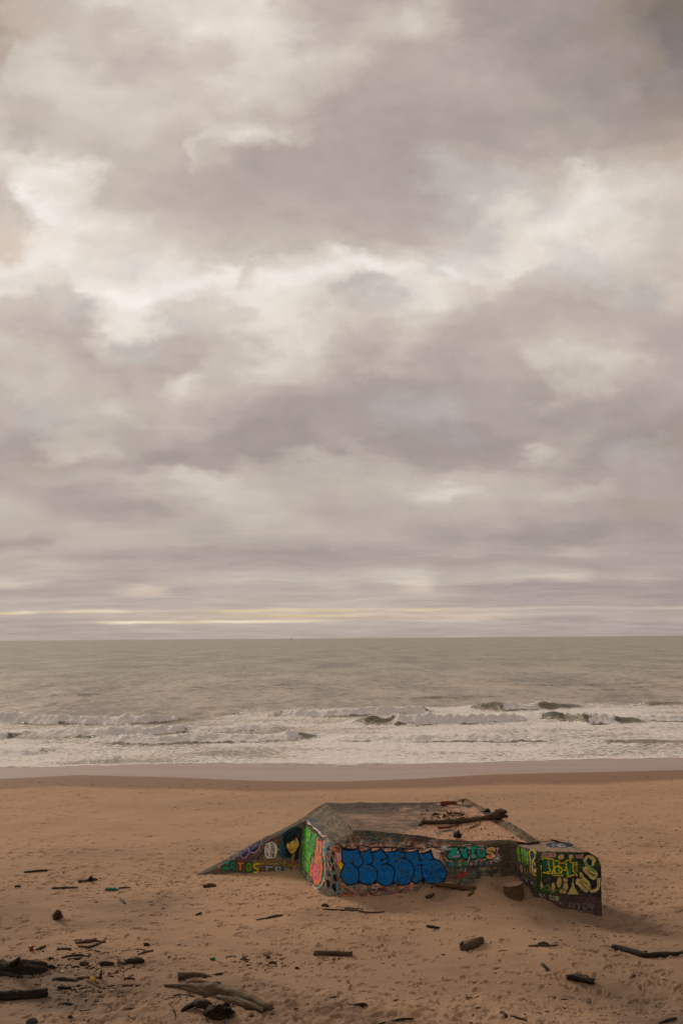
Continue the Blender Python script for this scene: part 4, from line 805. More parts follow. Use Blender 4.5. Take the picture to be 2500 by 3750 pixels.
ell(C7, (575, 192), 300, 52, (20, 24, 34), 1); text(C7, 'U', 325, 175, 26, 44, 0, 7, (110, 112, 116), .8); text(C7, 'YOU', 385, 165, 28, 56, 8, 8, (140, 142, 144), .9); text(C7, 'NEED', 520, 170, 38, 60, 12, 10, (150, 150, 150), .95); text(C7, 'IS', 735, 180, 24, 58, 4, 8, (120, 122, 124), .85); stroke(C7, [(820, 238), (880, 240)], 7, (110, 112, 112), .7)
BT = G; RF = tmp; G = Gs
def sample(img, pts):
    x, y = topx(pts); x = np.clip(x-GX, 0, GW-1.01); y = np.clip(y-GY, 0, GH-1.01)
    i, j = y.astype(int), x.astype(int); fy, fx = (y-i)[:, None], (x-j)[:, None]
    return img[i, j]*(1-fy)*(1-fx)+img[i, j+1]*(1-fy)*fx+img[i+1, j]*fy*(1-fx)+img[i+1, j+1]*fy*fx

# ---------------------------------------------------------------- concrete material
def concrete(name, k, rough=.85):
    m, N, b = mat(name)
    P_ = N.n('ShaderNodeNewGeometry').outputs['Position']
    pc = N.attr('paint').outputs['Color']
    n1 = N.noise(P_, 3.0, 6, .65); n2 = N.noise(P_, 28, 4, .7)
    f_ = N.mapr(n1, .25, .75, .86, 1.12); f2 = N.mapr(n2, .2, .8, .88, 1.1); ff = N.math('MULTIPLY', f_, f2)
    N.put(b.inputs['Base Color'], N.vmath('MULTIPLY', pc, N.comb(ff, ff, ff)))
    b.inputs['Roughness'].default_value = rough; b.inputs['Specular IOR Level'].default_value = .25
    sp = N.n('ShaderNodeSeparateXYZ'); N.put(sp.inputs[0], P_)
    board = N.math('POWER', N.math('ABSOLUTE', N.math('SINE', N.math('MULTIPLY', N.math('ADD', sp.outputs[2], N.math('MULTIPLY', n1, .03)), 17.))), 14.)
    N.put(b.inputs['Normal'], N.bump(N.math('ADD', N.math('ADD', n1, N.math('MULTIPLY', n2, .6)), N.math('MULTIPLY', board, -.35)), .7, .03))
    return m
WALLM = concrete('painted concrete', WALL_K); ROOFM = concrete('weathered concrete roof', ROOF_K)
bunker = bpy.data.objects.new('bunker', None); sc.collection.objects.link(bunker); bunker.location = (2, 33, 0)
tag(bunker, 'tilted concrete bunker covered in graffiti, half buried in the sand', 'bunker')
def dsp(P_):
    a = np.stack([fbm(P_[:, 0]*1.3, P_[:, 1]*1.3, P_[:, 2]*1.6, 3, 400+i*7) for i in range(3)], 1)*.042
    bb = np.stack([fbm(P_[:, 0]*9, P_[:, 1]*9, P_[:, 2]*9, 2, 430+i*7) for i in range(3)], 1)*.011
    return P_+a+bb
def patchmesh(name, plist, material, res, img, k, flip=False):
    """plist: list of (bottom chain, top chain) in 3-D; each becomes a fine ruled sheet"""
    V, Fc, n0 = [], [], 0
    for A_, B2 in plist:
        A_, B2 = np.array(A_, float), np.array(B2, float)
        L = max(np.linalg.norm(np.diff(A_, axis=0), axis=1).sum(), np.linalg.norm(np.diff(B2, axis=0), axis=1).sum())
        W = np.linalg.norm(A_-B2, axis=1).max(); nx_, ny_ = max(3, int(L/res)), max(3, int(W/res))
        cum = np.r_[0, np.cumsum(np.linalg.norm(np.diff((A_+B2)/2, axis=0), axis=1))]; t = np.linspace(0, cum[-1], nx_)
        a = np.stack([np.interp(t, cum, A_[:, i]) for i in range(3)], 1); c = np.stack([np.interp(t, cum, B2[:, i]) for i in range(3)], 1)
        s_ = np.linspace(0, 1, ny_)[:, None, None]
        V.append((a[None]*(1-s_)+c[None]*s_).reshape(-1, 3)); Fc.append(gridfaces(ny_, nx_, n0)); n0 += nx_*ny_
    V, Fc = np.vstack(V), np.vstack(Fc)
    rgb = lin(sample(img, V))/k
    rgb = np.clip(rgb, .004, .85)
    V = dsp(V)-np.array(bunker.location)
    return newmesh(name, V, Fc, material, bunker, attrs=dict(paint=rgb))
def cr3(p, n=5): return spl(np.array(p), n=n)
Cc = np.array([aty(*s_['c']) for s_ in ST]); Tt = np.array([aty(*s_['t']) for s_ in ST]); Sp = np.array([aty(*s_['s']) for s_ in ST])
for i in range(6): Sp[i] = Sp[0]*(1-i/5)+Sp[5]*(i/5)
Dd = Cc+(Cc-Tt)*.45
patchmesh('front_wall', [(cr3(Dd), cr3(Tt))], WALLM, .0125, G, WALL_K)
patchmesh('shoulder', [(cr3(Tt), cr3(Sp))], WALLM, .016, G, SHOULDER_K)
sil = [(1195, 2940), (1149, 2965), (1103, 2999), (1027, 3039), (955, 3074), (894, 3105), (828, 3146), (766, 3177), (715, 3202), (670, 3222)]
low = [(1195, 2941), (1158, 2972), (1121, 3004), (1040, 3049), (966, 3088), (900, 3121), (836, 3158), (776, 3184), (724, 3206), (678, 3226)]
Si = np.array([aty(a, b_, 36.5+.02*i) for i, (a, b_) in enumerate(sil)]); Lo = np.array([aty(a, b_, 36.48-.25*min(i/2, 1)) for i, (a, b_) in enumerate(low)])
wb = np.array([aty(a, b_+40, 36.1) for a, b_ in ((1092, 3184), (1040, 3187), (966, 3193), (900, 3197), (836, 3200), (776, 3202), (724, 3205), (678, 3226))])
patchmesh('wing_wall', [(wb, Lo[2:])], WALLM, .0135, G, WALL_K)
patchmesh('wing_coping', [(Lo, Si)], WALLM, .03, G, SHOULDER_K)
back = Si+np.array([.0, 1.3, 0]); back[:, 2] = -.5
BR = aty(1716, 2937, 36.3); E1 = Sp[-1]; A3 = Sp[0]
t_ = np.linspace(0, 1, 14)[:, None]
rb = A3*(1-t_)+BR*t_; rf = Sp[5:]
cumf = np.r_[0, np.cumsum(np.linalg.norm(np.diff(rf, axis=0), axis=1))]; rf = np.stack([np.interp(t_[:, 0]*cumf[-1], cumf, rf[:, i]) for i in range(3)], 1)
bb_ = rb+np.array([0, .7, 0]); bb_[:, 2] = -.5
patchmesh('rear_wall', [(Si, back), (rb, bb_)], WALLM, .12, G*0+np.array((92, 80, 62)), WALL_K)
KI, KO = [], []
blt0 = aty(*BLK['lt'])
kin = [(1698, 2940), (1735, 2958), (1773, 2982), (1815, 3010), (1858, 3038), (1900, 3064), (1932, 3083)]
kout = [(1707, 2922), (1752, 2948), (1801, 2978), (1832, 2996), (1862, 3010), (1915, 3042), (1974, 3078)]
cf, *_ = np.linalg.lstsq(np.c_[np.vstack([rf, rb])[:, :2], np.ones(28)], np.vstack([rf, rb])[:, 2], rcond=None)
for (a, b_), (c_, d_) in zip(kin, kout):
    r = ray(a, b_); t = (cf[0]*CAM[0]+cf[1]*CAM[1]+cf[2]-CAM[2])/(r[2]-cf[0]*r[0]-cf[1]*r[1]); p = CAM+r*t
    KI.append(p-np.array([.05, 0, .02])); KO.append(aty(c_, d_, p[1]+.30))
KI, KO = np.array(KI), np.array(KO); KD = KO+np.array([.25, .35, 0]); KD[:, 2] = -.6
rk0 = np.array([aty(1650, 2939, 36.25), KI[0]]); rk1 = np.array([aty(1652, 2933, 36.6), KO[0]]); rk2 = rk1+np.array([0, .5, 0]); rk2[:, 2] = -.5
kc = np.array((84, 72, 55))*(1+.25*nz+.2*nz2)[..., None]; ks = ss(nh+nz, .0, .5)[..., None]*.5
kl = np.linspace(0, 1, len(KI))[:, None]; redge = rb[-1]*(1-kl)+rf[-1]*kl
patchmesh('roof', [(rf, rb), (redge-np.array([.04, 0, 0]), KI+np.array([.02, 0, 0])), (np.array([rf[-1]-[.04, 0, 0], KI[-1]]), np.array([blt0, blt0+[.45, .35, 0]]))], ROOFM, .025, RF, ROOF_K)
patchmesh('roof_kerb', [(KI, KO), (KO, KD), (rk0, rk1), (rk1, rk2)], ROOFM, .03, kc*(1-ks)+np.array((138, 106, 82))*ks, ROOF_K)
# end block
bl, blt, bf, bft = aty(*BLK['l']), aty(*BLK['lt']), aty(*BLK['f']), aty(*BLK['ft'])
prof = [(2153, 3117, 30.2), (2170, 3129, 30.15), (2184, 3144, 30.12), (2193, 3160, 30.08), (2199, 3178, 30.05), (2200, 3230, 30.05), (2200, 3358, 30.05)]
PR = np.array([aty(*p) for p in prof]); low_f = np.array([aty(1962, 3330, 30.6), aty(2080, 3372, 30.3), aty(2153, 3400, 30.15)])
top_f = np.array([bft, aty(2060, 3116, 30.4), PR[0]])
lf = aty(1962, 3330, 30.6); rfb = aty(2200, 3420, 30.05)
# front face: columns of straight lines from its lower edge up to the rounded outline
fx = np.r_[np.linspace(1963, 2150, 8), [2162, 2172, 2181, 2188, 2194, 2198, 2200]]
def topy(x):
    return np.interp(x, [1964, 2060, 2153, 2170, 2184, 2193, 2199, 2200], [3115, 3116, 3117, 3129, 3144, 3160, 3178, 3200])
def Yf(x): return 30.6-(x-1963)/237*.55
bot = np.array([aty(x, 3330+(x-1963)*.38, Yf(x)) for x in fx]); tp = np.array([aty(x, topy(x), Yf(x)) for x in fx])
dside = bl+(bl-blt)*.4
block = patchmesh('end_block', [(bot, tp), (np.array([dside, aty(1962, 3330, 30.6)]), np.array([blt, bft]))], WALLM, .0125, G, WALL_K)
backv = np.array([-.62, 1.15, -.0])
tl = [blt, aty(1906, 3081, 32.1), aty(1950, 3077, 32.3), aty(2010, 3075, 32.3), aty(2058, 3073, 32.2)]
fr = [bft+(blt-bft)*1., bft*.5+blt*.5, bft, bft*.5+PR[0]*.5, PR[0]]
tops = patchmesh('block_top', [(np.array(fr), np.array(tl))], ROOFM, .02, BT, ROOF_K)
rr = PR; rk = PR+np.array([-.75, 2.0, .0]); 
patchmesh('block_side', [(rr, rk), (np.array([tl[0], tl[-1], rk[-2]]), np.array([tl[0]-[0, 0, 2.2], tl[-1]-[0, 0, 2.2], rk[-1]]))], WALLM, .04, G*0+np.array((60, 56, 46)), WALL_K)

# ---------------------------------------------------------------- driftwood and flotsam
def wood(name, dark, light, rough=.85, spec=.2):
    m, N, b = mat(name)
    gr = N.attr('grain'); fine = N.noise(N.vmath('MULTIPLY', gr.outputs['Vector'], (3., 26., 1.)), 1., 6, .65, .5)
    P_ = N.n('ShaderNodeNewGeometry').outputs['Position']; big = N.noise(P_, 6., 4, .6)
    f_ = N.math('ADD', N.math('MULTIPLY', fine, .65), N.math('MULTIPLY', big, .35))
    c_ = N.mix(N.mapr(f_, .33, .68), tuple(lin(dark)), tuple(lin(light)))
    sp = N.n('ShaderNodeSeparateXYZ'); N.put(sp.inputs[0], N.n('ShaderNodeNewGeometry').outputs['Normal'])
    sandy = N.math('MULTIPLY', N.mapr(sp.outputs[2], .55, .98), N.mapr(N.noise(P_, 14., 4, .7), .48, .66, 0, .45))
    N.put(b.inputs['Base Color'], N.mix(sandy, c_, tuple(np.array(SAND)*.75)))
    b.inputs['Roughness'].default_value = rough; b.inputs['Specular IOR Level'].default_value = spec
    N.put(b.inputs['Normal'], N.bump(f_, .9, .02))
    return m
WD = dict(D=wood('charred driftwood', (22, 19, 17), (66, 56, 46)), B=wood('brown driftwood', (46, 36, 28), (108, 86, 66)), G=wood('grey driftwood', (58, 47, 38), (128, 107, 86)), O=wood('ochre driftwood', (54, 42, 28), (124, 98, 66)),
          R=wood('rusty red', (70, 34, 24), (128, 70, 48)))
def plain(name, c, rough=.5):
    m, N, b = mat(name); P_ = N.n('ShaderNodeNewGeometry').outputs['Position']
    N.put(b.inputs['Base Color'], N.mix(N.mapr(N.noise(P_, 25., 3, .6), .35, .7), tuple(lin(c)), tuple(lin(np.array(c)*.72)))); b.inputs['Roughness'].default_value = rough
    return m
PLG, PLY, PLW, PLR, PLB = plain('green plastic', (20, 110, 84)), plain('yellow plastic', (214, 176, 20)), plain('white plastic', (214, 206, 198)), plain('red plastic', (140, 58, 34)), plain('blue plastic', (30, 60, 150))
roofP = np.vstack([rf, rb]); rc_, *_ = np.linalg.lstsq(np.c_[roofP[:, 0], roofP[:, 1], np.ones(len(roofP))], roofP[:, 2], rcond=None)
def roofpt(x, y, lift=0.):
    r = ray(x, y); t = (rc_[0]*CAM[0]+rc_[1]*CAM[1]+rc_[2]+lift-CAM[2])/(r[2]-rc_[0]*r[0]-rc_[1]*r[1]); return CAM+r*t
def tube(P_, R2, seed, sides=9, rough=.16, step=None):
    P_ = np.asarray(P_, float); R2 = np.asarray(R2, float)
    t = np.arange(len(P_)); n = 5; Q = spl(P_, n=n) if len(P_) > 2 else P_
    rq = np.interp(np.linspace(0, len(P_)-1, len(Q)), t, R2)
    L = np.r_[0, np.cumsum(np.linalg.norm(np.diff(Q, axis=0), axis=1))]
    step = step or max(np.median(rq)*.45, L[-1]/60, .012); k = max(5, int(L[-1]/step)); s_ = np.linspace(0, L[-1], k)
    Q = np.stack([np.interp(s_, L, Q[:, i]) for i in range(3)], 1); rq = np.interp(s_, L, rq)
    T = np.gradient(Q, axis=0); T /= np.linalg.norm(T, axis=1)[:, None]+1e-9
    up_ = np.array([.05, .02, 1.]); A_ = np.cross(T, up_); A_ /= np.linalg.norm(A_, axis=1)[:, None]+1e-9; B2 = np.cross(A_, T)
    th = np.linspace(0, 2*math.pi, sides, endpoint=False)
    nzz = fbm(np.cos(th)[None]*1.1+seed*7.1+s_[:, None]*0, np.sin(th)[None]*1.1+s_[:, None]/(rq.mean()*5+.02), seed*3.3, 3, 500)
    kn = np.maximum(0, fbm(s_/(rq.mean()*6+.01), seed*5.5, 0, 2, 510))*.5
    rdg = fbm(np.cos(th)[None]*3.4+seed, np.sin(th)[None]*3.4+s_[:, None]/(rq.mean()*9+.02), seed*1.7, 3, 505)
    rr_ = rq[:, None]*(1+rough*2.4*nzz+rough*2.0*rdg-.9*rough*np.maximum(0, rdg-.15)*3+kn[:, None]*rough*3)
    V = Q[:, None]+rr_[..., None]*(np.cos(th)[None, :, None]*A_[:, None]+np.sin(th)[None, :, None]*B2[:, None])
    # splintered ends
    for e, sg in ((0, -1), (-1, 1)):
        V[e] += sg*T[e]*(rq[e]*.7*np.array([_hh(seed, j, e) for j in range(sides)]))[:, None]
    V = V.reshape(-1, 3); i = np.arange(k-1)[:, None]*sides; j = np.arange(sides)[None]; j2 = (j+1) % sides
    Fq = np.stack([i+j, i+j2, i+sides+j2, i+sides+j], -1).reshape(-1, 4)
    c0, c1 = len(V), len(V)+1
    V = np.vstack([V, Q[0]+T[0]*rq[0]*.1, Q[-1]-T[-1]*rq[-1]*.1])
    jj_ = np.arange(sides); cap0 = np.stack([jj_*0+c0, (jj_+1) % sides, jj_, jj_], 1); cap1 = np.stack([jj_*0+c1, (k-1)*sides+jj_, (k-1)*sides+(jj_+1) % sides, (k-1)*sides+(jj_+1) % sides], 1)
    gr = np.zeros((len(V), 3)); gr[:-2, 0] = np.repeat(s_, sides); gr[:-2, 1] = np.tile(np.minimum(th, 2*math.pi-th)/6.28, k)*max(rq.mean()*6, .05)*2; gr[:, 2] = seed
    tri = np.vstack([cap0[:, :3], cap1[:, :3]])
    return V, Fq, tri, gr
def _hh(a, b_, c): return float(_h(np.array([a*13+1.]), np.array([b_*7+3.]), np.array([c*5+2.]), 9)[0])
def multi(name, tubes, material, parent=None, loc=None):
    """one mesh out of joined tubes"""
    V, Q, T3, Gr, n0 = [], [], [], [], 0
    for (v, q, t3, g) in tubes:
        V.append(v); Q.append(q+n0); T3.append(t3+n0); Gr.append(g); n0 += len(v)
    V = np.vstack(V); Q = np.vstack(Q); T3 = np.vstack(T3); Gr = np.vstack(Gr)
    loc = np.zeros(3) if loc is None else np.asarray(loc, float)
    me = bpy.data.meshes.new(name); me.from_pydata((V-loc).tolist(), [], Q.tolist()+T3.tolist()); me.update()
    me.polygons.foreach_set('use_smooth', np.full(len(me.polygons), True))
    at = me.attributes.new('grain', 'FLOAT_VECTOR', 'POINT'); at.data.foreach_set('vector', Gr.astype(np.float32).ravel())
    me.materials.append(material); o = bpy.data.objects.new(name, me); sc.collection.objects.link(o)
    if parent is not None: o.parent = parent
    else: o.location = loc
    return o
_seed = [0]
def path(pts, rpx, onroof=False, sink=.35):
    P_, R2 = [], []
    rpx = list(rpx)*(len(pts) if len(rpx) == 1 else 1)
    for p, r in zip(pts, rpx):
        g = (roofpt if onroof else gpt)(p[0], p[1], 0.); r_m = r/F*np.linalg.norm(g-CAM)
        h = p[2] if len(p) > 2 else 0.
        P_.append((roofpt if onroof else gpt)(p[0], p[1], h+r_m*(1-sink))); R2.append(r_m)
    return P_, R2
def drift(name, label, cat, pts, rpx, m_='B', branches=(), group=None, onroof=False, rough=.16, sides=12, sink=.5):
    tb = []
    for (pp, rp) in [(pts, rpx)]+list(branches):
        _seed[0] += 1; a, r = path(pp, rp, onroof, sink); tb.append(tube(a, r, _seed[0], sides, rough))
    o = multi(name, tb, WD[m_] if isinstance(m_, str) else m_, None, tb[0][0].mean(0)*np.array([1, 1, 0])+np.array([0, 0, tb[0][0][:, 2].min()]))
    return tag(o, label, cat, group)
GRP = 'driftwood washed up on the sand'; TW = 'thin sticks and twigs lying on the sand'; RFG = 'wood lying on the bunker roof'
# --- round the bunker
drift('driftwood_log', 'long barkless brown log leaning along the foot of the blue graffiti wall', 'log', [(1524, 3243), (1570, 3239), (1640, 3242), (1690, 3254), (1734, 3254)], [4, 6, 7.5, 9, 8], 'O', [([(1722, 3255), (1730, 3268), (1716, 3278)], [6, 5, 4])], GRP)
drift('driftwood_log', 'short pale round log piece just below the blue graffiti wall', 'log', [(1562, 3286), (1578, 3280), (1592, 3273)], [6.5, 6.5, 6], 'B', (), GRP)
drift('driftwood_branch', 'thin forked branch in front of the bunker, by its multicoloured corner', 'branch', [(1183, 3330), (1240, 3332), (1300, 3334), (1350, 3342), (1408, 3340)], [2.5, 3, 3.4, 4, 2.5], 'B', [([(1236, 3322), (1290, 3326), (1330, 3329)], [1.5, 2, 1.5]), ([(1262, 3327), (1320, 3332)], [2.2, 1.6])], GRP)
drift('burnt_wood_chunk', 'small black chunk beside the thin forked branch', 'wood chunk', [(1178, 3317), (1190, 3314), (1201, 3319)], [3, 5, 4], 'D', (), GRP)
drift('driftwood_chunk', 'jagged brown chunk with a hooked end in the sand below the stump', 'wood chunk', [(1686, 3474), (1700, 3470), (1722, 3463), (1745, 3454), (1764, 3444)], [7, 11, 14, 13, 8], 'B', [([(1690, 3470), (1688, 3458, .12), (1694, 3449, .2)], [5, 4, 3]), ([(1755, 3446), (1762, 3438, .15)], [5, 2])], GRP, rough=.30)
drift('driftwood_log', 'straight brown split log lying alone in the middle foreground', 'log', [(1152, 3494), (1190, 3492), (1240, 3493), (1286, 3494)], [8, 9.5, 9.5, 8.5], 'B', (), GRP, rough=.2)
drift('driftwood_branch', 'long dark crooked branch running out of the right edge', 'branch', [(2243, 3466), (2280, 3476), (2320, 3488), (2365, 3500), (2430, 3496), (2510, 3495), (2570, 3492)], [8, 9, 10, 9, 8.5, 8, 7], 'D', [([(2310, 3486), (2340, 3489), (2366, 3484)], [6, 5, 3])], GRP, rough=.2)
drift('driftwood_log', 'stubby dark log half sunk in a hollow at the lower right', 'log', [(2076, 3580), (2105, 3582), (2140, 3588), (2172, 3594)], [9, 14, 14, 11], 'D', [([(2080, 3576), (2110, 3574), (2150, 3578)], [5, 6, 5])], GRP, rough=.26)
drift('driftwood_stick', 'bent dark stick with a stone-like knob below the end block', 'stick', [(1934, 3464), (1970, 3462), (2000, 3464), (2040, 3462)], [2, 3, 4, 3], 'B', [([(1972, 3458), (1990, 3455), (2008, 3460)], [5, 7, 4])], TW)
drift('driftwood_stick', 'small splintered stick above the jagged brown chunk', 'stick', [(1564, 3392), (1585, 3395), (1610, 3396)], [5, 5, 2], 'D', [([(1590, 3398), (1606, 3402)], [2.5, 1.5])], TW)
drift('driftwood_stick', 'dark knobbly stick near the bottom edge, right of centre', 'stick', [(1833, 3710), (1860, 3722), (1885, 3726), (1926, 3738)], [5, 5, 4.5, 3.5], 'D', [([(1838, 3706), (1846, 3714)], [6, 5])], TW, rough=.25)
drift('driftwood_stick', 'short black twisted stick near the bottom edge, centre', 'stick', [(1282, 3680), (1310, 3680), (1330, 3678), (1345, 3682)], [3, 4.5, 6, 2.5], 'D', (), TW, rough=.3)
drift('driftwood_branch', 'long slim black branch crossing the bottom edge', 'branch', [(1385, 3750), (1430, 3740), (1470, 3733), (1512, 3731)], [3, 3, 4.5, 3], 'D', (), TW)
drift('driftwood_stick', 'short dark stick poking up in the lower right corner', 'stick', [(2412, 3748), (2440, 3738), (2472, 3730)], [3, 6, 4], 'D', (), TW)
drift('driftwood_chunk', 'little upright dark knot beside the trail in the lower right', 'wood chunk', [(1985, 3530), (1995, 3540), (2006, 3552)], [5, 5, 3], 'D', (), GRP, rough=.3)
drift('driftwood_stick', 'thin black stick slanting uphill on the open sand left of the bunker front', 'stick', [(939, 3369), (985, 3360), (1034, 3350)], [2.5, 3.2, 2.5], 'D', (), TW)
drift('driftwood_stick', 'tiny stick left of the slanting black stick', 'stick', [(718, 3351), (728, 3347), (738, 3343)], [3, 4, 2.5], 'D', (), TW)
drift('driftwood_stick', 'dark flat stick lying below the tip of the wing wall', 'stick', [(745, 3246), (768, 3242), (790, 3243)], [4, 7, 4], 'B', (), TW)
drift('driftwood_stick', 'long slim dark stick farthest to the left', 'stick', [(90, 3195), (130, 3191), (172, 3188)], [4, 4.5, 4], 'D', (), TW)
drift('driftwood_branch', 'dark forked branch with a raised triangular end on the left', 'branch', [(291, 3230), (315, 3226), (335, 3220), (354, 3222)], [5, 4, 7, 4], 'D', [([(330, 3222), (335, 3210, .18)], [8, 3])], GRP, rough=.25)
drift('driftwood_stick', 'pale long stick under the dark forked branch', 'stick', [(195, 3253), (240, 3251), (284, 3250)], [3.5, 4, 3], 'B', (), TW)
drift('driftwood_stick', 'pale crooked stick right of the green bottle', 'stick', [(437, 3253), (460, 3250), (478, 3251)], [3, 3.4, 2.5], 'B', (), TW)
drift('driftwood_stick', 'small round-ended stick at the far left edge', 'stick', [(56, 3247), (66, 3246), (75, 3247)], [4, 4, 3], 'D', (), TW)
drift('driftwood_chunk', 'upright broken stub of wood on the empty sand at left', 'wood chunk', [(206, 3358), (212, 3350, .1), (216, 3340, .25)], [12, 11, 6], 'B', [([(216, 3356), (226, 3354)], [10, 7])], GRP, rough=.35)
drift('driftwood_stick', 'small bent twig below the green bottle', 'stick', [(443, 3294), (452, 3302), (458, 3308)], [3.5, 4, 3], 'B', (), TW)
# --- flotsam pile at lower left
drift('driftwood_branch', 'bundle-like grey branch with splayed tips, top of the debris patch', 'branch', [(279, 3452), (310, 3448), (345, 3443), (352, 3441)], [4, 6.5, 6, 3], 'B', [([(290, 3466), (330, 3467), (362, 3456), (388, 3440)], [3.5, 4, 3.5, 2]), ([(345, 3444), (370, 3448), (386, 3450)], [3, 3, 2]), ([(272, 3445), (300, 3440)], [2, 1.5])], GRP, rough=.25)
drift('driftwood_stick', 'straight stick just under the splayed grey branch', 'stick', [(211, 3477), (236, 3475), (260, 3476)], [3.5, 4, 3.5], 'D', (), TW)
drift('driftwood_stick', 'dark forked stick beside the rusty can', 'stick', [(132, 3480), (150, 3472), (168, 3464)], [4, 4.5, 2.5], 'D', [([(148, 3472), (160, 3476)], [2.5, 2])], TW)
drift('driftwood_stick', 'pair of joined thin dark sticks with a hooked right end', 'stick', [(228, 3508), (260, 3500), (300, 3499), (322, 3503), (328, 3492)], [3, 4, 4, 4, 2], 'D', [([(250, 3514), (300, 3510)], [3.5, 3.5])], TW)
drift('driftwood_log', 'huge black charred log with roots, cut by the left edge', 'log', [(-60, 3556), (0, 3552), (50, 3548), (100, 3542), (150, 3540), (166, 3542)], [12, 15, 19, 22, 19, 10], 'D', [([(10, 3540), (45, 3532, .2), (72, 3510, .45)], [8, 7, 3]), ([(155, 3546), (185, 3541), (202, 3543)], [7, 5, 3]), ([(-20, 3530), (10, 3532), (40, 3545)], [6, 8, 8]), ([(60, 3535), (66, 3520, .3)], [9, 4])], GRP, rough=.5, sides=22)
drift('driftwood_log', 'dark log lying right under the huge charred log at left edge', 'log', [(-30, 3566), (20, 3568), (50, 3574), (82, 3580)], [7, 8, 7, 5], 'D', (), GRP)
drift('driftwood_log', 'thick dark brown log at the left edge nearest the viewer', 'log', [(-50, 3650), (20, 3648), (80, 3646), (140, 3642), (168, 3640)], [15, 16, 15, 15, 13], 'D', [([(120, 3630), (160, 3626)], [6, 4])], GRP, rough=.36, sides=18)
drift('driftwood_chunk', 'round dark chunk topping the left debris patch', 'wood chunk', [(528, 3460), (537, 3459), (546, 3461)], [5, 6.5, 4], 'D', (), GRP)
drift('driftwood_stick', 'slim grey stick slanting below the round dark chunk', 'stick', [(506, 3496), (530, 3487), (561, 3481)], [2.5, 3, 3], 'B', (), TW)
drift('driftwood_chunk', 'big black charred chunk, oval, in the middle of the debris', 'wood chunk', [(460, 3524), (485, 3520), (510, 3518), (526, 3522)], [6, 10, 10, 6], 'D', [([(466, 3528), (450, 3530)], [6, 3])], GRP, rough=.5, sides=18)
drift('driftwood_chunk', 'blocky dark wood piece left of the oval charred chunk', 'wood chunk', [(371, 3530), (392, 3529), (414, 3530)], [7, 8, 6], 'D', (), GRP)
drift('driftwood_chunk', 'brown wood piece third from the oval charred chunk', 'wood chunk', [(296, 3528), (310, 3528), (322, 3529)], [6, 7, 5], 'B', (), GRP)
drift('driftwood_chunk', 'tiny tan chunk touching the left end of the oval charred chunk', 'wood chunk', [(431, 3528), (440, 3526), (450, 3528)], [5, 6, 4], 'O', (), GRP)
drift('driftwood_chunk', 'small black chunk beside the huge charred log', 'wood chunk', [(176, 3510), (186, 3510), (195, 3512)], [4, 6, 4], 'D', (), GRP)
drift('driftwood_stick', 'short thick dark stick right of the yellow float', 'stick', [(457, 3586), (474, 3585), (490, 3587)], [5, 5.5, 4.5], 'D', (), TW)
drift('driftwood_stick', 'long dark stick in the heap left of the yellow float', 'stick', [(196, 3588), (240, 3587), (282, 3592)], [5, 6, 4], 'D', [([(205, 3582), (240, 3581)], [3, 3])], TW)
drift('driftwood_stick', 'stick poking up behind the yellow float', 'stick', [(285, 3582), (330, 3580), (366, 3580), (370, 3562, .25), (374, 3552, .4)], [4, 5, 5, 3, 2], 'B', [([(318, 3596), (350, 3606), (372, 3617)], [2.5, 3, 2])], TW)
drift('driftwood_stick', 'flat dark stick in the heap below the yellow float', 'stick', [(215, 3617), (235, 3616), (258, 3618)], [5, 6, 4], 'D', (), TW)
drift('driftwood_stick', 'thin pale stick running right below the charred chunk', 'stick', [(395, 3611), (440, 3608), (490, 3608)], [2, 2.6, 2], 'B', (), TW)
drift('driftwood_stick', 'short dark log-like stick alone near the bottom left', 'stick', [(230, 3677), (250, 3678), (270, 3681)], [5, 6, 3.5], 'D', (), TW)
drift('driftwood_chunk', 'tiny dark lump at the bottom left', 'wood chunk', [(252, 3724), (260, 3724), (266, 3726)], [4, 5, 3], 'D', (), GRP)
# --- the big bleached trunk and its neighbours
t0 = drift('driftwood_log', 'largest driftwood piece, a long bleached grey trunk split at both ends', 'tree trunk', [(604, 3610), (650, 3612), (700, 3618), (760, 3630), (820, 3636), (880, 3650), (930, 3668), (975, 3688), (992, 3690)], [5, 8, 14, 19, 19, 17, 15, 12, 7], 'G',
     [([(800, 3652), (850, 3662), (910, 3682), (965, 3700)], [8, 10, 12, 9]), ([(690, 3604), (740, 3606), (800, 3612)], [10, 14, 12])], GRP, rough=.24, sides=22)
drift('driftwood_log', 'pale log resting just behind the bleached trunk', 'log', [(659, 3577), (700, 3572), (740, 3572), (770, 3577)], [13, 10, 8, 4], 'B', [([(664, 3584), (664, 3576)], [12, 10])], GRP)
drift('driftwood_stick', 'short dark stick right of the pale log behind the trunk', 'stick', [(777, 3571), (796, 3569), (814, 3567)], [3.5, 4, 3], 'D', (), TW)
drift('burnt_stump', 'black charred stump with one curved root arm in front of the trunk', 'stump', [(762, 3708), (790, 3704, .04), (815, 3698, .08), (845, 3706)], [13, 20, 23, 13], 'D',
     [([(667, 3702), (690, 3688, .04), (720, 3677, .10), (750, 3680, .12), (772, 3692)], [4, 7, 8, 9, 12]), ([(820, 3690, .12), (830, 3674, .25)], [14, 6]), ([(835, 3716), (855, 3728)], [8, 4]), ([(780, 3700, .1), (800, 3684, .32)], [12, 5]), ([(800, 3710), (812, 3690, .3), (806, 3680, .42)], [10, 8, 3]), ([(790, 3716), (812, 3722), (838, 3718)], [8, 10, 6]), ([(835, 3702, .1), (846, 3690, .3)], [8, 3]), ([(770, 3690, .1), (790, 3692, .22), (812, 3694, .25), (830, 3700, .2)], [5, 8, 8, 5])], GRP, rough=.5, sides=20)
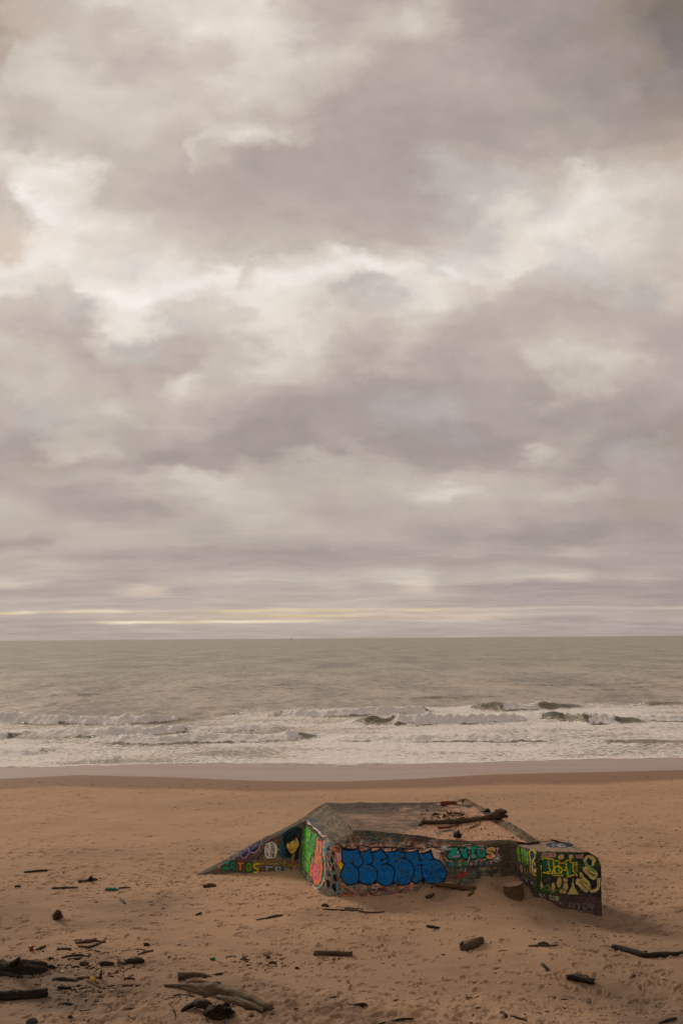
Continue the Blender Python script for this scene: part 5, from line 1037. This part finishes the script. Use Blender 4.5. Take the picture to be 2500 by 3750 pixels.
drift('driftwood_chunk', 'little brown cylinder of wood on the sand above the pale log', 'wood chunk', [(968, 3494), (976, 3500), (985, 3505)], [4.5, 5, 4.5], 'B', (), GRP)
drift('driftwood_stick', 'small branching twigs right of the green bottle bit', 'stick', [(880, 3514), (895, 3506), (908, 3500)], [1.8, 2, 1.5], 'D', [([(888, 3500), (894, 3508)], [1.8, 1.5]), ([(890, 3494), (900, 3498)], [1.5, 1])], TW)
drift('driftwood_chunk', 'dark lump in the twig line right of centre-left', 'wood chunk', [(986, 3528), (998, 3526), (1010, 3529)], [4, 6, 3], 'D', (), GRP)
drift('driftwood_chunk', 'tiny dark lump just left of the split log', 'wood chunk', [(1082, 3545), (1088, 3544), (1093, 3545)], [4, 5, 3], 'D', (), GRP)
drift('beach_stick', 'thin curled stem standing in the sand left of the burnt stump', 'stem', [(640, 3720), (643, 3712, .08), (638, 3700, .2), (634, 3690, .35), (616, 3674, .5)], [1.2, 1.1, 1., .9, .7], 'D', (), TW)
drift('beach_stick', 'shorter thin curved stem beside the curled stem', 'stem', [(640, 3735), (645, 3725, .06), (642, 3712, .18), (632, 3700, .28)], [1.2, 1.1, 1., .8], 'D', (), TW)
# --- on the roof
drift('driftwood_log', 'long smooth grey trunk with a root ball lying across the bunker roof', 'tree trunk', [(1545, 3008), (1580, 3011), (1640, 3010), (1700, 3006), (1760, 2999), (1800, 2990, .06), (1830, 2983, .1)], [6, 7.5, 8, 8.5, 9, 12, 17], 'B',
     [([(1825, 2984, .1), (1835, 2972, .25), (1850, 2974, .3)], [12, 10, 6]), ([(1830, 2986, .08), (1850, 2990, .05)], [14, 8]), ([(1548, 3008), (1536, 3020)], [6, 4]), ([(1758, 2999, .05), (1758, 3012), (1750, 3020)], [2, 1.6, 1.2]), ([(1545, 3006), (1560, 2992, .1)], [3, 1.2]), ([(1812, 2984, .1), (1818, 2968, .3)], [8, 4])], RFG, True, rough=.2, sides=11)
o = drift('wooden_roller', 'short reddish round log at the rear edge of the bunker roof', 'log', [(1617, 2946), (1640, 2944), (1666, 2945)], [10, 10.5, 10], 'R', (), RFG, True, rough=.06, sides=12)
drift('wooden_plank', 'thin reddish slat on the sandy roof in front of the grey trunk', 'plank', [(1606, 3032), (1640, 3029), (1678, 3021)], [4, 4, 2.5], 'R', (), RFG, True)
drift('driftwood_chunk', 'dark knobbly lump on the sandy roof near the front edge', 'wood chunk', [(1664, 3060), (1675, 3060), (1686, 3062)], [7, 10, 6], 'D', [([(1674, 3056, .05), (1678, 3046, .2)], [7, 4])], RFG, True, rough=.35)
drift('driftwood_chunk', 'small dark broken piece against the roof kerb', 'wood chunk', [(1776, 2970, .05), (1784, 2966, .1), (1790, 2972, .05)], [5, 6, 4], 'D', (), RFG, True, rough=.3)
drift('driftwood_stick', 'short stick leaning on the rear kerb of the roof', 'stick', [(1692, 2942, .02), (1698, 2930, .2)], [2.5, 2], 'B', (), RFG, True)
drift('driftwood_stick', 'bent twig on the roof under the grey trunk', 'stick', [(1716, 3032), (1735, 3026), (1745, 3018)], [2, 2.2, 1.6], 'D', (), RFG, True)
# --- cut stump
sp_ = gpt(1880, 3282); sr = 33/F*np.linalg.norm(sp_-CAM)
stump = bpy.data.objects.new('tree_stump', None); sc.collection.objects.link(stump); stump.location = sp_
tag(stump, 'sawn round tree stump standing on the sand between wall and end block', 'stump')
th = np.linspace(0, 2*math.pi, 40, endpoint=False); hs = np.linspace(-.15, .36, 12)
rad = sr*(1+.07*np.array([fbm(np.cos(th)*1.5, np.sin(th)*1.5, h*2, 3, 600) for h in hs])*2+.05*(1-(hs[:, None]+.15)/.5))
SV = np.stack([rad*np.cos(th), rad*np.sin(th)*.95, hs[:, None]+.05*np.cos(th)[None]*(hs[:, None] > .3)+0*rad], -1).reshape(-1, 3)
ii = np.arange(11)[:, None]*40; j = np.arange(40)[None]; SF = np.stack([ii+j, ii+(j+1) % 40, ii+40+(j+1) % 40, ii+40+j], -1).reshape(-1, 4)
gr = np.stack([SV[:, 2], np.tile(np.minimum(th, 6.283-th), 12)/2, 0*SV[:, 2]], 1)
multi('bark', [(SV, SF, np.zeros((0, 3), int), gr)], WD['O'], stump)
mc, N, b = mat('sawn wood face'); P_ = N.n('ShaderNodeTexCoord').outputs['Object']
wv = N.n('ShaderNodeTexWave', wave_type='RINGS', rings_direction='Z'); N.put(wv.inputs['Vector'], P_); wv.inputs['Scale'].default_value = 14; wv.inputs['Distortion'].default_value = 2
N.put(b.inputs['Base Color'], N.mix(wv.outputs['Fac'], tuple(lin((150, 120, 96))), tuple(lin((178, 146, 118))))); b.inputs['Roughness'].default_value = .9
top = SV[-40:]; rings = [np.c_[top[:, :2]*s_, top[:, 2]+.012*(1-s_)] for s_ in (1., .7, .4, .1)]
CV = np.vstack(rings); CF = np.vstack([np.stack([k*40+np.arange(40), k*40+(np.arange(40)+1) % 40, (k+1)*40+(np.arange(40)+1) % 40, (k+1)*40+np.arange(40)], 1) for k in range(3)])
CV = np.vstack([CV, CV[-40:].mean(0)]); ct = np.stack([120+np.arange(40), 120+(np.arange(40)+1) % 40, np.full(40, 160)], 1)
multi('cut_face', [(CV, CF, ct, CV)], mc, stump)
# --- flotsam
def lathe(name, pr, loc, rot, material, parent=None, seg=14):
    th_ = np.linspace(0, 2*math.pi, seg, endpoint=False); V = np.array([[r*math.cos(a), r*math.sin(a), h] for r, h in pr for a in th_])
    Fc = []
    for i in range(len(pr)-1):
        for j_ in range(seg): Fc.append((i*seg+j_, i*seg+(j_+1) % seg, (i+1)*seg+(j_+1) % seg, (i+1)*seg+j_))
    Fc.append(tuple(range(seg))[::-1]); Fc.append(tuple((len(pr)-1)*seg+k for k in range(seg)))
    me = bpy.data.meshes.new(name); me.from_pydata(V.tolist(), [], Fc); me.update(); me.polygons.foreach_set('use_smooth', np.full(len(me.polygons), True))
    me.materials.append(material); o = bpy.data.objects.new(name, me); sc.collection.objects.link(o)
    if parent: o.parent = parent
    o.location = loc; o.rotation_euler = rot
    return o
def bottle(label, x, y, L, R, rz, material, capm):
    e = bpy.data.objects.new('plastic_bottle', None); sc.collection.objects.link(e); e.location = gpt(x, y, R*.7); e.rotation_euler = (math.radians(90), 0, rz)
    tag(e, label, 'bottle')
    lathe('body', [(R*.8, 0), (R, L*.05), (R*.96, L*.3), (R, L*.5), (R, L*.7), (R*.55, L*.85), (R*.35, L*.9), (R*.35, L*.94)], (0, 0, -L/2), (0, 0, 0), material, e)
    lathe('cap', [(R*.42, 0), (R*.42, L*.07)], (0, 0, L*.44), (0, 0, 0), capm, e, 10)
bottle('teal green plastic bottle lying on the sand at left', 411, 3257, .44, .055, math.radians(86), PLG, PLG)
bottle('small bright green bottle in the sand above the pale log', 781, 3511, .15, .035, math.radians(80), plain('leaf green plastic', (26, 120, 50)), PLW)
def blob(name, label, cat, x, y, r, material, sq=(1, 1, .8), lift=.5, amp=.12):
    u_, v_ = np.linspace(0, 2*math.pi, 15)[:-1], np.linspace(0, math.pi, 9); g = gpt(x, y, r*lift)
    V = np.array([[math.cos(a)*math.sin(b_), math.sin(a)*math.sin(b_), math.cos(b_)] for b_ in v_ for a in u_]); _seed[0] += 1
    V = V*(1+amp*2*fbm(V[:, 0]*2+_seed[0], V[:, 1]*2, V[:, 2]*2, 2, 700))[:, None]*r*np.array(sq)
    Fc = [(i*14+j_, (i+1)*14+j_, (i+1)*14+(j_+1) % 14, i*14+(j_+1) % 14) for i in range(8) for j_ in range(14)]
    o = newmesh(name, V, np.array(Fc), material); o.location = g
    return tag(o, label, cat)
blob('buoy_float', 'bright yellow plastic float caught among the sticks', 'float', 340, 3588, .078, PLY, (1.1, .8, .85))
lathe('rusty_can', [(.05, 0), (.055, .01), (.052, .07), (.056, .13), (.05, .14)], gpt(116, 3483), (math.radians(8), 0, 0), PLR)
tag(bpy.data.objects['rusty_can'], 'rusty red open can left of the debris patch', 'can')
blob('plastic_scrap', 'white plastic scrap on the sand at the lower right', 'scrap', 2426, 3582, .05, PLW, (1.2, .7, .6))
blob('plastic_scrap', 'white plastic scrap under the huge charred log', 'scrap', 231, 3558, .04, PLW, (1.3, .8, .5))
blob('plastic_scrap', 'white crumpled scrap on bare sand above the pale log', 'scrap', 655, 3457, .05, plain('off white plastic', (176, 150, 134)), (1.6, .8, .4))
blob('plastic_scrap', 'pale scrap among the twigs left of the bleached trunk', 'scrap', 410, 3625, .035, PLW, (1.4, .8, .5))
blob('plastic_scrap', 'small orange scrap right of the yellow float', 'scrap', 400, 3561, .035, plain('orange plastic', (170, 84, 30)), (1.2, .8, .6))
blob('bottle_cap', 'tiny blue bottle cap on the bottom edge', 'bottle cap', 822, 3743, .028, PLB, (1, 1, .5), amp=0)
blob('beach_stone', 'smooth grey stone half buried at the bottom left corner', 'stone', 118, 3742, .11, plain('grey stone', (74, 72, 66), .8), (1.1, .8, .8), .3)
# --- scattered crumbs of wood, weed and bark: nobody could count them
V, T3, Gr, n0 = [], [], [], 0
def crumb(p, L, W, a, h):
    global n0
    c_, s_ = math.cos(a), math.sin(a); k = rng.uniform(.5, 1.3, 8); b_ = rng.uniform(-.2, .2)*L
    pts = [(-L/2, 0), (-L*.2, -W*k[0]), (L*.25, -W*k[1]+b_*.3), (L/2, b_), (L*.2, W*k[2]), (-L*.25, W*k[3])]
    lo_ = [(p[0]+x*c_-y*s_, p[1]+x*s_+y*c_, p[2]-.01) for x, y in pts]; hi_ = (p[0], p[1], p[2]+h)
    hi2 = (p[0]+L*.25*c_, p[1]+L*.25*s_, p[2]+h*.8)
    V.extend(lo_+[hi_, hi2]); 
    for t in ((0, 1, 6), (1, 2, 6), (2, 7, 6), (2, 3, 7), (3, 4, 7), (4, 6, 7), (4, 5, 6), (5, 0, 6)): T3.append([q+n0 for q in t])
    n0 += 8
zones = [((60, 2560), (2880, 3700), 430, .0), ((60, 560), (3440, 3680), 620, 1), ((700, 1250), (3500, 3560), 170, 1), ((560, 900), (3600, 3680), 90, 1), ((100, 800), (3180, 3320), 110, .6), ((1150, 2100), (3330, 3480), 60, .4), ((1400, 2300), (3600, 3740), 40, .4), ((300, 1100), (3700, 3750), 60, .8)]
for (x0, x1), (y0, y1), n_, wgt in zones:
    for _ in range(n_):
        if wgt == 0: x, y = rng.uniform(x0, x1), y0+(y1-y0)*rng.uniform(0, 1)**.8
        else: x = np.clip(rng.normal((x0+x1)/2, (x1-x0)/3.6), x0-60, x1+60); y = np.clip(rng.normal((y0+y1)/2, (y1-y0)/3.6), y0-20, y1+20)
        if 700 < x < 2215 and 2925 < y < 3290: continue
        p = atz(x, y, 0.); p[2] = gz1(p[0], p[1])
        L = rng.choice([.04, .08, .16, .30], p=[.36, .34, .22, .08]); crumb(p, L, min(L*.22, .018), rng.normal(0, .5), rng.uniform(.006, .018))
for _ in range(150):
    x, y = rng.normal(1670, 45), rng.normal(2978, 13)
    p = roofpt(x, y, .01); L = rng.choice([.05, .1, .2]); crumb(p, L, L*.11, rng.normal(0, .6), .018)
for _ in range(60):
    x, y = rng.uniform(1480, 1880), rng.uniform(2990, 3070); p = roofpt(x, y, .01); crumb(p, .06, .02, rng.normal(0, .6), .02)
me = bpy.data.meshes.new('wood_debris'); me.from_pydata([tuple(v) for v in V], [], T3); me.update(); me.materials.append(WD['D'])
o = bpy.data.objects.new('wood_debris', me); sc.collection.objects.link(o); tag(o, 'crumbs of bark, weed and splinters strewn over the sand', 'debris', kind='stuff')

# --- far ship on the horizon
fx_ = (1064-1250)/F*15000
ship = bpy.data.objects.new('fishing_boat', None); sc.collection.objects.link(ship); ship.location = (fx_, 15000, SEA)
tag(ship, 'tiny fishing boat far out on the horizon line', 'boat')
hm = plain('dark hull paint', (70, 60, 56)); cm_ = plain('pale cabin paint', (150, 140, 130))
def hull(nm, xs, ys, z0, z1, rake, material):
    V = [(-xs, -ys, z0), (xs-rake, -ys, z0), (xs-rake, ys, z0), (-xs, ys, z0), (-xs-.4*rake, -ys, z1), (xs, -ys*.6, z1), (xs, ys*.6, z1), (-xs-.4*rake, ys, z1)]
    me = bpy.data.meshes.new(nm); me.from_pydata(V, [], [(0, 3, 2, 1), (4, 5, 6, 7), (0, 1, 5, 4), (1, 2, 6, 5), (2, 3, 7, 6), (3, 0, 4, 7)]); me.materials.append(material)
    o = bpy.data.objects.new(nm, me); sc.collection.objects.link(o); o.parent = ship
hull('hull', 12, 4, -1, 5, 4, hm); hull('cabin', 3.5, 3, 5, 10, .5, cm_); hull('mast', .4, .4, 10, 17, 0, hm)
